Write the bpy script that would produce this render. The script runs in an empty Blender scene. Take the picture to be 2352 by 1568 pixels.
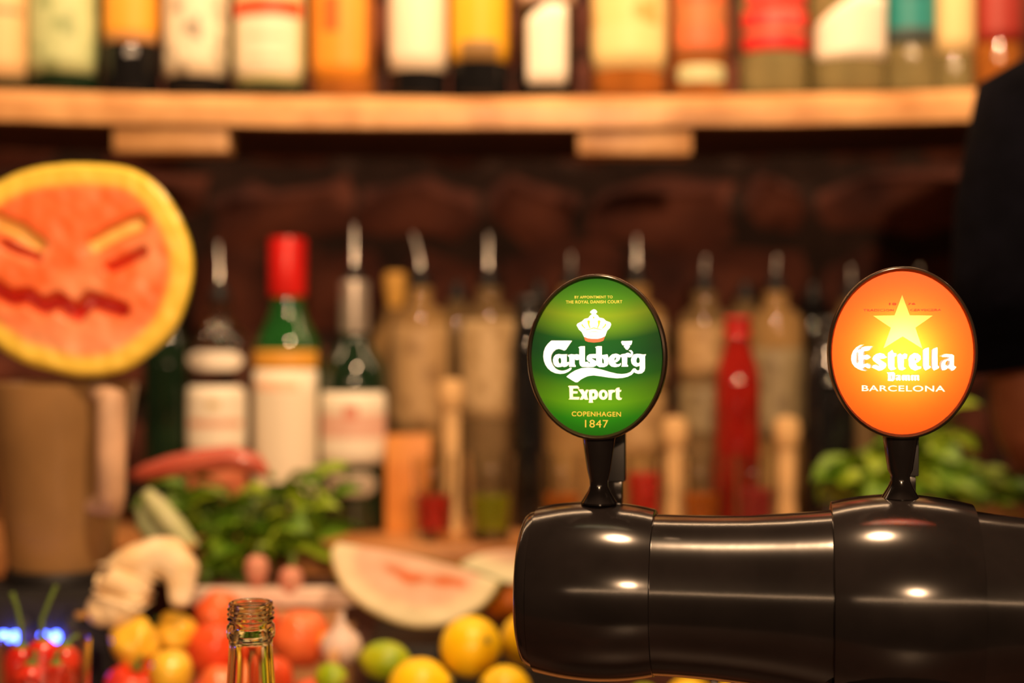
import bpy, bmesh, math, random
from mathutils import Vector, Matrix, noise
from mathutils.geometry import delaunay_2d_cdt

# ------------------------------------------------------------------ camera, world, lamps, exposure
sc = bpy.context.scene
COL = sc.collection
CAMZ = 1.28
FPX = 3267.0            # focal length in pixels of the 2352 x 1568 frame
cam = bpy.data.cameras.new('camera'); cam.lens = 50.0; cam.sensor_width = 36.0
cam.clip_start = 0.02; cam.clip_end = 30
cam.dof.use_dof = True; cam.dof.focus_distance = 0.815; cam.dof.aperture_fstop = 2.7
camo = bpy.data.objects.new('camera', cam); COL.objects.link(camo)
camo.location = (0, 0, CAMZ); camo.rotation_euler = (math.pi/2, 0, 0)
sc.camera = camo

w = bpy.data.worlds.new('world'); sc.world = w; w.use_nodes = True
bg = w.node_tree.nodes['Background']
bg.inputs[0].default_value = (1.0, 0.60, 0.34, 1); bg.inputs[1].default_value = 0.018

WARM = (1.0, 0.61, 0.33)
R0 = math.radians
def lamp(kind, name, loc, power, color=WARM, size=0.05, rot=None, **kw):
    l = bpy.data.lights.new(name, kind); l.energy = power; l.color = color
    if kind == 'AREA':
        l.size = size
        if 'sy' in kw: l.shape = 'RECTANGLE'; l.size_y = kw['sy']
    else:
        l.shadow_soft_size = size
    o = bpy.data.objects.new(name, l); COL.objects.link(o); o.location = loc
    if rot: o.rotation_euler = rot
    return o
lamp('POINT', 'bar_lamp', (0.10, 0.66, 2.16), 38, size=0.05)
lamp('POINT', 'bar_lamp', (0.14, -1.10, 1.76), 66, size=0.035)
# LED strip under the next shelf up, shining down on the upper bottles
lamp('AREA', 'shelf_strip', (0.1, 1.56, 2.02), 7.5, size=2.4, sy=0.03, rot=(R0(18), 0, 0))
# strip lamp on the far wall of the bar room, behind the guests
lamp('AREA', 'room_strip', (0.2, -2.2, 1.66), 9, size=3.2, sy=0.05, rot=(R0(90), 0, 0))

vs = sc.view_settings
sc.display_settings.display_device = 'sRGB'
vs.view_transform = 'Standard'; vs.look = 'None'; vs.gamma = 1.0; vs.use_curve_mapping = False
vs.exposure = 0.82
try:
    sc.cycles.use_denoising = True
    sc.cycles.max_bounces = 10; sc.cycles.transmission_bounces = 10
    sc.cycles.sample_clamp_indirect = 6.0
except Exception:
    pass

R = math.radians
random.seed(7)

# ------------------------------------------------------------------ helpers
def W(px, py, Y):
    return Vector(((px-1176.0)/FPX*Y, Y, CAMZ-(py-784.0)/FPX*Y))
def X(px, Y): return (px-1176.0)/FPX*Y
def Z(py, Y): return CAMZ-(py-784.0)/FPX*Y

MATS = {}
def mat(name, color, rough=0.5, metal=0.0, trans=0.0, ior=1.45, emit=None, es=0.0, var=0.0, vscale=30.0,
        bump=0.0, bscale=80.0, coat=0.0, sss=0.0, color2=None, spec=0.5):
    if name in MATS: return MATS[name]
    m = bpy.data.materials.new(name); m.use_nodes = True
    nt = m.node_tree; p = nt.nodes['Principled BSDF']
    p.inputs['Base Color'].default_value = (*color, 1)
    p.inputs['Roughness'].default_value = rough; p.inputs['Metallic'].default_value = metal
    p.inputs['Transmission Weight'].default_value = trans; p.inputs['IOR'].default_value = ior
    p.inputs['Coat Weight'].default_value = coat; p.inputs['Specular IOR Level'].default_value = spec
    if sss:
        p.inputs['Subsurface Weight'].default_value = sss
        p.inputs['Subsurface Scale'].default_value = 0.01
        p.inputs['Subsurface Radius'].default_value = (1, .4, .2)
    if emit:
        p.inputs['Emission Color'].default_value = (*emit, 1); p.inputs['Emission Strength'].default_value = es
    tc = nt.nodes.new('ShaderNodeTexCoord')
    if var > 0 or color2:
        n = nt.nodes.new('ShaderNodeTexNoise'); n.inputs['Scale'].default_value = vscale; n.inputs['Detail'].default_value = 3
        nt.links.new(tc.outputs['Object'], n.inputs['Vector'])
        r = nt.nodes.new('ShaderNodeValToRGB')
        r.color_ramp.elements[0].position = 0.35; r.color_ramp.elements[1].position = 0.68
        c2 = color2 if color2 else tuple(min(1, c*(1+var)) for c in color)
        c1 = color if color2 else tuple(c*(1-var) for c in color)
        r.color_ramp.elements[0].color = (*c1, 1); r.color_ramp.elements[1].color = (*c2, 1)
        nt.links.new(n.outputs['Fac'], r.inputs['Fac']); nt.links.new(r.outputs['Color'], p.inputs['Base Color'])
    if bump > 0:
        n2 = nt.nodes.new('ShaderNodeTexNoise'); n2.inputs['Scale'].default_value = bscale; n2.inputs['Detail'].default_value = 4
        nt.links.new(tc.outputs['Object'], n2.inputs['Vector'])
        b = nt.nodes.new('ShaderNodeBump'); b.inputs['Strength'].default_value = bump; b.inputs['Distance'].default_value = 0.01
        nt.links.new(n2.outputs['Fac'], b.inputs['Height']); nt.links.new(b.outputs['Normal'], p.inputs['Normal'])
    MATS[name] = m
    return m

def attr_mat(name, rough=0.4, sss=0.0, bump=0.0, bscale=120):
    """colour of the flesh and rind from the mesh attribute 'tint', broken up by noise"""
    if name in MATS: return MATS[name]
    m = bpy.data.materials.new(name); m.use_nodes = True
    nt = m.node_tree; p = nt.nodes['Principled BSDF']
    a = nt.nodes.new('ShaderNodeAttribute'); a.attribute_name = 'tint'
    n = nt.nodes.new('ShaderNodeTexNoise'); n.inputs['Scale'].default_value = 70; n.inputs['Detail'].default_value = 3
    tc = nt.nodes.new('ShaderNodeTexCoord'); nt.links.new(tc.outputs['Object'], n.inputs['Vector'])
    mr = nt.nodes.new('ShaderNodeMapRange'); mr.inputs['To Min'].default_value = 0.9; mr.inputs['To Max'].default_value = 1.1
    nt.links.new(n.outputs['Fac'], mr.inputs['Value'])
    mx = nt.nodes.new('ShaderNodeVectorMath'); mx.operation = 'SCALE'
    nt.links.new(a.outputs['Color'], mx.inputs[0]); nt.links.new(mr.outputs['Result'], mx.inputs['Scale'])
    nt.links.new(mx.outputs['Vector'], p.inputs['Base Color'])
    p.inputs['Roughness'].default_value = rough
    if bump:
        b = nt.nodes.new('ShaderNodeBump'); b.inputs['Strength'].default_value = bump; b.inputs['Distance'].default_value = 0.004
        nt.links.new(n.outputs['Fac'], b.inputs['Height']); nt.links.new(b.outputs['Normal'], p.inputs['Normal'])
    MATS[name] = m
    return m

def label_mat(name, base, rects=(), blot=None, rough=0.55):
    """printed paper label: flat print in UV space; rects = (u0,u1,v0,v1,colour)"""
    m = bpy.data.materials.new(name); m.use_nodes = True
    nt = m.node_tree; p = nt.nodes['Principled BSDF']; p.inputs['Roughness'].default_value = rough
    tc = nt.nodes.new('ShaderNodeTexCoord'); sp = nt.nodes.new('ShaderNodeSeparateXYZ')
    nt.links.new(tc.outputs['UV'], sp.inputs[0])
    rgb = nt.nodes.new('ShaderNodeRGB'); rgb.outputs[0].default_value = (*base, 1)
    cur = rgb.outputs[0]
    def between(sock, a, b):
        c = nt.nodes.new('ShaderNodeMath'); c.operation = 'COMPARE'
        c.inputs[1].default_value = (a+b)/2; c.inputs[2].default_value = (b-a)/2
        nt.links.new(sock, c.inputs[0]); return c.outputs[0]
    def mix(fac, col):
        nonlocal cur
        x = nt.nodes.new('ShaderNodeMix'); x.data_type = 'RGBA'
        nt.links.new(fac, x.inputs[0]); nt.links.new(cur, x.inputs[6]); x.inputs[7].default_value = (*col, 1)
        cur = x.outputs[2]
    if blot:
        n = nt.nodes.new('ShaderNodeTexNoise'); n.inputs['Scale'].default_value = blot[1]; n.inputs['Detail'].default_value = 2
        nt.links.new(tc.outputs['UV'], n.inputs['Vector'])
        r = nt.nodes.new('ShaderNodeMapRange'); r.inputs['From Min'].default_value = 0.5; r.inputs['From Max'].default_value = 0.6
        nt.links.new(n.outputs['Fac'], r.inputs['Value']); mix(r.outputs[0], blot[0])
    for (u0, u1, v0, v1, c) in rects:
        k = nt.nodes.new('ShaderNodeMath'); k.operation = 'MULTIPLY'
        nt.links.new(between(sp.outputs['X'], u0, u1), k.inputs[0]); nt.links.new(between(sp.outputs['Y'], v0, v1), k.inputs[1])
        mix(k.outputs[0], c)
    nt.links.new(cur, p.inputs['Base Color'])
    return m

def props(o, label=None, cat=None, group=None, kind=None):
    if label: o['label'] = label
    if cat: o['category'] = cat
    if group: o['group'] = group
    if kind: o['kind'] = kind
    return o
def empty(name, loc, label, cat, group=None, rz=0):
    o = bpy.data.objects.new(name, None); COL.objects.link(o); o.empty_display_size = 0.02
    o.location = loc; o.rotation_euler = (0, 0, rz)
    return props(o, label, cat, group)
def mobj(name, verts, faces, m, parent=None, smooth=True, tint=None, uv=None):
    me = bpy.data.meshes.new(name); me.from_pydata([tuple(v) for v in verts], [], faces); me.update()
    if smooth:
        for p in me.polygons: p.use_smooth = True
    if tint:
        a = me.color_attributes.new('tint', 'FLOAT_COLOR', 'POINT')
        for i, c in enumerate(tint): a.data[i].color = (*c, 1)
    if uv:
        l = me.uv_layers.new(name='UVMap')
        for lp in me.loops: l.data[lp.index].uv = uv[lp.vertex_index]
    if m: me.materials.append(m)
    o = bpy.data.objects.new(name, me); COL.objects.link(o)
    if parent: o.parent = parent
    return o
def bmobj(name, bm, m, parent=None, smooth=True):
    me = bpy.data.meshes.new(name); bmesh.ops.recalc_face_normals(bm, faces=bm.faces); bm.to_mesh(me); bm.free()
    if smooth:
        for p in me.polygons: p.use_smooth = True
    if m: me.materials.append(m)
    o = bpy.data.objects.new(name, me); COL.objects.link(o)
    if parent: o.parent = parent
    return o
def autosmooth(o, ang=35):
    try:
        with_angle = R(ang)
        o.data.set_sharp_from_angle(angle=with_angle)
    except Exception: pass
    return o
def lathe(name, prof, m, parent=None, seg=32, loc=(0,0,0), sharp=40):
    """prof: list of (r, z); r=0 ends collapse"""
    vs_, fs = [], []; rows = []
    for r, z in prof:
        if r < 1e-6: rows.append([len(vs_)]); vs_.append((0, 0, z))
        else:
            rows.append(list(range(len(vs_), len(vs_)+seg)))
            for k in range(seg):
                a = 2*math.pi*k/seg; vs_.append((r*math.cos(a), r*math.sin(a), z))
    for a, b in zip(rows, rows[1:]):
        if len(a) == 1 and len(b) == 1: continue
        for k in range(seg):
            k2 = (k+1) % seg
            if len(a) == 1: fs.append((a[0], b[k2], b[k]))
            elif len(b) == 1: fs.append((a[k], a[k2], b[0]))
            else: fs.append((a[k], a[k2], b[k2], b[k]))
    bm = bmesh.new(); bv = [bm.verts.new(v) for v in vs_]
    for f in fs:
        try: bm.faces.new([bv[i] for i in f])
        except ValueError: pass
    o = bmobj(name, bm, m, parent); o.location = loc
    autosmooth(o, sharp)
    return o
def box(name, lo, hi, m, parent=None, bevel=0.002, seg=2):
    bm = bmesh.new(); bmesh.ops.create_cube(bm, size=1)
    for v in bm.verts:
        v.co = Vector([lo[i]+(v.co[i]+.5)*(hi[i]-lo[i]) for i in range(3)])
    if bevel: bmesh.ops.bevel(bm, geom=bm.edges[:], offset=bevel, segments=seg, affect='EDGES', profile=.6)
    o = bmobj(name, bm, m, parent, smooth=True); autosmooth(o, 30); return o
def tube(name, pts, rad, m, parent=None, seg=10, caps=True):
    pts = [Vector(p) for p in pts]
    if not isinstance(rad, (list, tuple)): rad = [rad]*len(pts)
    vs_, fs = [], []
    t0 = (pts[1]-pts[0]).normalized(); up = Vector((0, 0, 1)) if abs(t0.z) < .9 else Vector((1, 0, 0))
    n = t0.cross(up).normalized()
    for i, p in enumerate(pts):
        t = (pts[min(i+1, len(pts)-1)]-pts[max(i-1, 0)]).normalized()
        n = (n-t*n.dot(t)).normalized(); b = t.cross(n)
        for k in range(seg):
            a = 2*math.pi*k/seg; vs_.append(p+(n*math.cos(a)+b*math.sin(a))*rad[i])
    for i in range(len(pts)-1):
        for k in range(seg):
            k2 = (k+1) % seg; fs.append((i*seg+k, i*seg+k2, (i+1)*seg+k2, (i+1)*seg+k))
    if caps:
        fs.append(tuple(reversed(range(seg)))); fs.append(tuple(range((len(pts)-1)*seg, len(pts)*seg)))
    bm = bmesh.new(); bv = [bm.verts.new(v) for v in vs_]
    for f in fs: bm.faces.new([bv[i] for i in f])
    o = bmobj(name, bm, m, parent); autosmooth(o, 50); return o
def copy_tree(o, parent=None):
    c = o.copy(); COL.objects.link(c); c.parent = parent
    for ch in [x for x in COL.objects if x.parent == o]: copy_tree(ch, c)
    return c
def catmull(pts, n=6, closed=True):
    out = []; N = len(pts)
    for i in range(N if closed else N-1):
        p0, p1, p2, p3 = (pts[(i-1) % N], pts[i], pts[(i+1) % N], pts[(i+2) % N]) if closed else \
            (pts[max(i-1, 0)], pts[i], pts[i+1], pts[min(i+2, N-1)])
        for k in range(n):
            t = k/n
            out.append(tuple(.5*(2*b+(c-a)*t+(2*a-5*b+4*c-d)*t*t+(3*b-a-3*c+d)*t**3) for a, b, c, d in zip(p0, p1, p2, p3)))
    if not closed: out.append(tuple(pts[-1]))
    return out
def lerp(a, b, t): return tuple(x+(y-x)*t for x, y in zip(a, b))
def sstep(a, b, x):
    t = max(0, min(1, (x-a)/(b-a))); return t*t*(3-2*t)

# ------------------------------------------------------------------ common materials
black_plastic = mat('black_plastic', (0.010, 0.008, 0.008), 0.16, coat=0.0, spec=.6, bump=0.02, bscale=15, var=.2)
black_matte = mat('black_matte', (0.012, 0.011, 0.012), 0.5, var=.2)
stone_m = mat('dark_stone', (0.05, 0.014, 0.012), 0.85, color2=(0.20, 0.058, 0.032), vscale=9, bump=.8, bscale=30)
mortar_m = mat('mortar', (0.035, 0.017, 0.013), 0.95, var=.3, bump=.6)
wood_m = mat('shelf_wood', (0.40, 0.19, 0.065), 0.42, color2=(0.60, 0.34, 0.14), vscale=14, bump=.15, bscale=60)
woodd_m = mat('counter_wood', (0.36, 0.15, 0.045), 0.4, color2=(0.50, 0.23, 0.08), vscale=10, bump=.1)
crate_m = mat('crate_wood', (0.50, 0.26, 0.10), 0.6, color2=(0.68, 0.42, 0.22), vscale=25, bump=.2)
floor_m = mat('floor_tile', (0.10, 0.06, 0.045), 0.5, var=.3, bump=.1)
chrome = mat('pourer_steel', (0.62, 0.58, 0.54), 0.2, metal=1.0, var=.1)
clear = mat('clear_glass', (0.95, 0.95, 0.92), 0.02, trans=1.0, ior=1.45)
olive = mat('pale_olive_glass', (0.90, 0.92, 0.78), 0.01, trans=1.0, ior=1.5)
greeng = mat('green_glass', (0.015, 0.11, 0.02), 0.04, trans=.3, coat=.5, var=.2)
darkg = mat('dark_glass', (0.008, 0.008, 0.009), 0.04, coat=.5, var=.2)
dgreen = mat('dark_green_glass', (0.008, 0.022, 0.010), 0.04, coat=.5, var=.2)
amber = mat('amber_spirit', (0.50, 0.17, 0.03), 0.04, trans=.3, coat=.5, var=.2)
honey = mat('honey_spirit', (0.52, 0.33, 0.13), 0.04, trans=.25, coat=.5, color2=(0.36, 0.22, 0.09), vscale=18)
smoky = mat('smoky_spirit', (0.32, 0.22, 0.11), 0.1, trans=.3, coat=.5, color2=(0.20, 0.13, 0.06), vscale=18)
redsp = mat('red_spirit', (0.32, 0.014, 0.009), 0.04, trans=.3, coat=.5, var=.25)
palegl = mat('pale_spirit_glass', (0.42, 0.36, 0.16), 0.06, trans=.5, coat=.5, var=.15)
leaf_m = mat('mint_leaf', (0.06, 0.17, 0.008), 0.45, color2=(0.19, 0.31, 0.012), vscale=12)
leaf2_m = mat('pale_mint_leaf', (0.18, 0.30, 0.010), 0.45, color2=(0.34, 0.43, 0.025), vscale=12)
stem_m = mat('green_stem', (0.13, 0.22, 0.04), 0.5, var=.3)

# ------------------------------------------------------------------ the setting
fl = box('floor', (-1.6, -0.4, -0.05), (1.7, 2.1, 0), floor_m, bevel=0); props(fl, 'dark brown tiled bar floor', 'floor', kind='structure')
WY = 2.02
wall = box('wall_back', (-1.6, WY+.03, 0), (1.7, WY+.13, 2.6), mortar_m, bevel=0)
props(wall, 'dark rubble stone wall behind the bottles', 'wall', kind='structure')
stone_meshes = []
def stone_mesh(i, wd, ht):
    rnd = random.Random(i*31+5); bm = bmesh.new(); n = 4
    g = {}
    for a in range(n+1):
        for b in range(n+1):
            u, v = a/n, b/n
            e = min(u, 1-u)*2, min(v, 1-v)*2
            dep = .010+.020*(1-(1-e[0])**4)*(1-(1-e[1])**4)+rnd.uniform(-.012, .014)*(1 if 0 < a < n and 0 < b < n else 0)
            j = .014
            x = (u-.5)*wd+rnd.uniform(-j, j); z = (v-.5)*ht+rnd.uniform(-j, j)
            if a in (0, n) and b in (0, n): x *= .95; z *= .92
            g[a, b] = bm.verts.new((x, -dep if 0 < a < n and 0 < b < n else .005, z))
    for a in range(n):
        for b in range(n): bm.faces.new((g[a, b], g[a+1, b], g[a+1, b+1], g[a, b+1]))
    me = bpy.data.meshes.new('stone'); bmesh.ops.recalc_face_normals(bm, faces=bm.faces); bm.to_mesh(me); bm.free()
    for p in me.polygons: p.use_smooth = True
    me.materials.append(stone_m); return me
z = 1.075; row = 0
while z < 2.2:
    h = [.12, .09, .14, .10, .16, .11, .13, .12][row % 8]; x = -1.45-random.uniform(0, .15)
    while x < 1.5:
        wd = random.uniform(.10, .34)
        o = bpy.data.objects.new('stone', stone_mesh(row*40+int(x*20)+60, wd-.012, h-.012)); COL.objects.link(o)
        o.location = (x+wd/2, WY+.027, z+h/2+random.uniform(-.015, .015)); o.rotation_euler = (0, random.uniform(-.12, .12), 0)
        o.parent = wall; x += wd
    z += h; row += 1

bartop_m = mat('dark_bar_top', (0.05, 0.018, 0.012), 0.35, color2=(.09, .03, .018), vscale=12)
# front bar that carries the tap tower and the little bottle
COUNTER = 0.88
fb = empty('front_bar', (0, .75, 0), 'dark wooden front bar under the black beer tap tower', 'bar')
box('worktop', (-1.5, .45-.75, COUNTER-.04), (1.5, 1.0-.75, COUNTER), bartop_m, fb, .006)
box('front_panel', (-1.5, .52-.75, 0), (1.5, .56-.75, COUNTER-.04), woodd_m, fb, .004)
box('rear_panel', (-1.5, .92-.75, 0), (1.5, .96-.75, COUNTER-.04), woodd_m, fb, .004)
# low fruit counter
FC = 0.90
fc = empty('fruit_counter', (-.5, 1.3, 0), 'wooden fruit counter below the watermelon and lemons', 'counter')
box('worktop', (-1.0, -.24, FC-.04), (.80, .255, FC), woodd_m, fc, .006)
box('body', (-.98, -.20, 0), (.78, .25, FC-.04), bartop_m, fc, .004)
# back bar with the bottle step
ST = 1.056; SY = 1.56
bb = empty('back_bar', (0, 1.78, 0), 'brown wooden back bar step carrying the row of gin bottles', 'counter')
box('worktop', (-1.5, SY-1.78, ST-.035), (1.6, WY-.075-1.78, ST), woodd_m, bb, .005)
box('body', (-1.48, SY+.02-1.78, 0), (1.58, WY-.085-1.78, ST-.035), bartop_m, bb, .004)

# wooden wall shelf, sagging a little, on two joists
SHY = 1.655; SAGK = 0.029; SX0 = X(1100, SHY)
def sag(x): return SAGK*(x-SX0)**2
SHT = Z(218, SHY)          # top of the board at the lowest point
def shelf_board(lip):
    prof = [(SHY, -.038), (SHY, -.019), (SHY+.003, -.011), (SHY+.018, 0.0), (SHY+.022, 0), (SHY+.022, -.038)] if lip else [(SHY+.0221, -.036), (SHY+.0221, 0), (WY-.06, 0), (WY-.06, -.036)]
    vs_, fs = [], []; N = 48; n = len(prof)
    for i in range(N+1):
        x = -1.3+2.7*i/N
        for (y, zz) in prof:
            j = noise.noise(Vector((x*9, y*7, zz*60)))*.0022
            vs_.append((x, y+(j if y < SHY+.02 else 0), SHT+sag(x)+zz+j))
    for i in range(N):
        for k in range(n):
            k2 = (k+1) % n; fs.append((i*n+k, i*n+k2, (i+1)*n+k2, (i+1)*n+k))
    fs.append(tuple(range(n))); fs.append(tuple(range(N*n, N*n+n)))
    bm = bmesh.new(); bv = [bm.verts.new(v) for v in vs_]
    for f in fs: bm.faces.new([bv[i] for i in f])
    return bm
sh = empty('wall_shelf', (0, WY-.04, SHT), 'long light wooden wall shelf holding the upper bottles', 'shelf')
shade_board = mat('underside_shade_board', (0.045, 0.020, 0.010), 0.6, color2=(.07, .03, .014), vscale=14)  # dark colour stands in for the shade on the shelf's underside
for nm, lip, m in (('front_lipping', True, wood_m), ('board', False, shade_board)):
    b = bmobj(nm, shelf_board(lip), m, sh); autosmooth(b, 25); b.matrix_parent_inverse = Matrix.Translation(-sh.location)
for (p0, p1) in ((258, 524), (1326, 1590)):
    Yb = SHY+.012; x0, x1 = X(p0, Yb), X(p1, Yb); zt = SHT+sag((x0+x1)/2)-.0385
    o = box('support_block', (x0, Yb, zt-.030), (x1, Yb+.05, zt), wood_m, sh, .004); o.matrix_parent_inverse = Matrix.Translation(-sh.location)

# ------------------------------------------------------------------ tap tower
P1 = Vector((X(1370, .835), .835)); P2 = Vector((X(2072, .8037), .8037))
AX = (P2-P1).normalized(); NR = Vector((AX.y, -AX.x))        # axis direction and normal towards the guests
TOWA = P1-NR*.017; TOWZ = Z(1356, .852)
def s_of(px):
    k = (px-1176.0)/FPX
    return (k*TOWA.y-TOWA.x)/(AX.x-k*AX.y)
def tw(s, off, z):      # tower frame -> world
    p = TOWA+AX*s+NR*off
    return Vector((p.x, p.y, z))
tower = empty('beer_tap_tower', (TOWA.x+AX.x*s_of(2072), TOWA.y+AX.y*s_of(2072), COUNTER),
              'black horizontal beer tap tower with two lit oval badges', 'beer tap')
TI = Matrix.Translation(-tower.location)
def tpart(o, parent=None):
    if parent is None: o.parent = tower; o.matrix_parent_inverse = TI
    else: o.parent = parent
    return o
def loft(name, rings, seg=56, m=black_plastic, capl=True, capr=True, parent=None):
    """rings: (s, r_top, r_bottom)"""
    bm = bmesh.new(); rows = []
    for (s, rt, rb) in rings:
        row = []
        for k in range(seg):
            a = 2*math.pi*k/seg; c, d = math.cos(a), math.sin(a)
            row.append(bm.verts.new(tw(s, c*rt, TOWZ+d*(rt if d > 0 else rb))))
        rows.append(row)
    for a, b in zip(rows, rows[1:]):
        for k in range(seg):
            k2 = (k+1) % seg; bm.faces.new((a[k], a[k2], b[k2], b[k]))
    if capl: bm.faces.new(rows[0])
    if capr: bm.faces.new(rows[-1])
    o = bmobj(name, bm, m); autosmooth(o, 38); return tpart(o, parent)
def S(px): return s_of(px)
# end collar, barrel shaped, with a rounded end cap
sL, sR = S(1236), S(1504)
rings = []
for i in range(15):
    t = i/14; s = sL+(sR-sL)*t; bulge = 1-(2*t-1)**2
    rr = .0492+.0040*bulge
    rings.append((s, rr, rr))
rings = [(sL, .0465, .0465), (sL, .0482, .0482)]+rings+[(sR+.0004, .0485, .0485), (sR, .044, .044)]
loft('end_collar', rings)
loft('end_cap', [(sL-.0085, .030, .030), (sL-.0082, .0405, .0405), (sL-.0068, .0440, .0440), (sL-.0045, .0458, .0458), (sL-.001, .0466, .0466), (sL+.004, .0466, .0466)])
mid = []
for px, rt, rb in [(1490, .0463, .0485), (1560, .0461, .0487), (1640, .0463, .0497), (1720, .0470, .0515), (1800, .0483, .0545), (1870, .0500, .0580), (1915, .0512, .061)]:
    mid.append((S(px), rt, rb))
loft('pipe', [(s, a, b_) for s, a, b_ in mid])
s2L, s2R = S(1908), S(2236)
rings = [(s2L, .050, .058), (s2L, .0542, .0625)]
for i in range(15):
    t = i/14; s = s2L+.0004+(s2R-s2L-.0008)*t; bulge = 1-(2*t-1)**2
    rings.append((s, .0560+.0050*bulge, .063+.006*bulge))
rings += [(s2R, .0540, .0625), (s2R, .049, .05)]
loft('middle_collar', rings)
loft('pipe', [(S(2228), .0525, .062), (S(2290), .0505, .056), (S(2352), .049, .052), (S(2450), .0475, .050), (S(2560), .0475, .050)])
sE = S(2550)
loft('end_collar', [(sE, .046, .046)]+[(sE+.08*i/10, .0492+.004*(1-(2*i/10-1)**2), .0492+.004*(1-(2*i/10-1)**2)) for i in range(11)]+[(sE+.0805, .046, .046)])
sEE = sE+.0803
loft('end_cap', [(sEE, .0466, .0466), (sEE+.004, .0458, .0458), (sEE+.0068, .0440, .0440), (sEE+.0082, .0405, .0405), (sEE+.0085, .030, .030)])
# column and foot
cs = S(2072); cc = tw(cs, 0, 0)
zc = TOWZ-COUNTER
col = lathe('column', [(.058, zc-.04), (.056, zc-.065), (.050, zc-.09), (.045, zc-.13), (.043, .03), (.046, .014)], black_plastic)
col.parent = tower
ft = lathe('foot', [(0, .0005), (.078, .0005), (.080, .004), (.078, .010), (.060, .015), (.046, .017), (.044, .03)], black_plastic); ft.parent = tower
# drops of condensation under the pipe
drop_m = mat('water_drop', (.5, .5, .5), .02, trans=.6, var=.1)
for px, sz in ((1642, .0022), (1690, .0027), (1708, .002), (1766, .0022)):
    rb = .0497 if px < 1700 else .0525
    d = lathe('drop', [(0, -sz), (sz*.8, -sz*.7), (sz*1.1, 0), (sz*.6, sz*.6), (0, sz*.8)], drop_m, seg=10)
    d.location = tw(S(px), 0.006, TOWZ-rb-.0002); tpart(d)

# ------------------------------------------------------------------ badges
def pip(p, poly):
    x, y = p; c = False; n = len(poly); j = n-1
    for i in range(n):
        xi, yi = poly[i]; xj, yj = poly[j]
        if (yi > y) != (yj > y) and x < (xj-xi)*(y-yi)/(yj-yi)+xi: c = not c
        j = i
    return c
def trans_mat(name, build, gloss=.12):
    """backlit film: transmits the lamp behind it, reflects a little of the room"""
    m = bpy.data.materials.new(name); m.use_nodes = True; nt = m.node_tree
    for n in list(nt.nodes): nt.nodes.remove(n)
    out = nt.nodes.new('ShaderNodeOutputMaterial')
    tr = nt.nodes.new('ShaderNodeBsdfTranslucent'); df = nt.nodes.new('ShaderNodeBsdfDiffuse'); gl = nt.nodes.new('ShaderNodeBsdfGlossy')
    gl.inputs['Roughness'].default_value = .25; gl.inputs['Color'].default_value = (1, 1, 1, 1)
    m1 = nt.nodes.new('ShaderNodeMixShader'); m1.inputs[0].default_value = .10
    m2 = nt.nodes.new('ShaderNodeMixShader'); m2.inputs[0].default_value = .015
    src = build(nt)
    nt.links.new(src, tr.inputs['Color']); nt.links.new(src, df.inputs['Color'])
    nt.links.new(tr.outputs[0], m1.inputs[1]); nt.links.new(df.outputs[0], m1.inputs[2])
    nt.links.new(m1.outputs[0], m2.inputs[1]); nt.links.new(gl.outputs[0], m2.inputs[2])
    nt.links.new(m2.outputs[0], out.inputs[0]); return m
def flat(c):
    def f(nt):
        r = nt.nodes.new('ShaderNodeRGB'); r.outputs[0].default_value = (*c, 1); return r.outputs[0]
    return f
def bands(stops, half):
    """printed vertical gradient, v from -half (bottom) to +half (top) in object Z"""
    def f(nt):
        tc = nt.nodes.new('ShaderNodeTexCoord'); s = nt.nodes.new('ShaderNodeSeparateXYZ'); nt.links.new(tc.outputs['Object'], s.inputs[0])
        ab = nt.nodes.new('ShaderNodeMath'); ab.operation = 'MULTIPLY'; nt.links.new(s.outputs['X'], ab.inputs[0]); nt.links.new(s.outputs['X'], ab.inputs[1])
        ma = nt.nodes.new('ShaderNodeMath'); ma.operation = 'MULTIPLY_ADD'; ma.inputs[1].default_value = -4.0
        nt.links.new(ab.outputs[0], ma.inputs[0]); nt.links.new(s.outputs['Z'], ma.inputs[2])
        mr = nt.nodes.new('ShaderNodeMapRange'); mr.inputs['From Min'].default_value = -half; mr.inputs['From Max'].default_value = half
        nt.links.new(ma.outputs[0], mr.inputs['Value'])
        r = nt.nodes.new('ShaderNodeValToRGB'); el = r.color_ramp.elements
        el[0].position = stops[0][0]; el[0].color = (*stops[0][1], 1); el[1].position = stops[-1][0]; el[1].color = (*stops[-1][1], 1)
        for p, c in stops[1:-1]:
            e = el.new(p); e.color = (*c, 1)
        nt.links.new(mr.outputs[0], r.inputs[0]); return r.outputs[0]
    return f

SA, SB = .0386, .0462        # semi axes of the lit face

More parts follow.
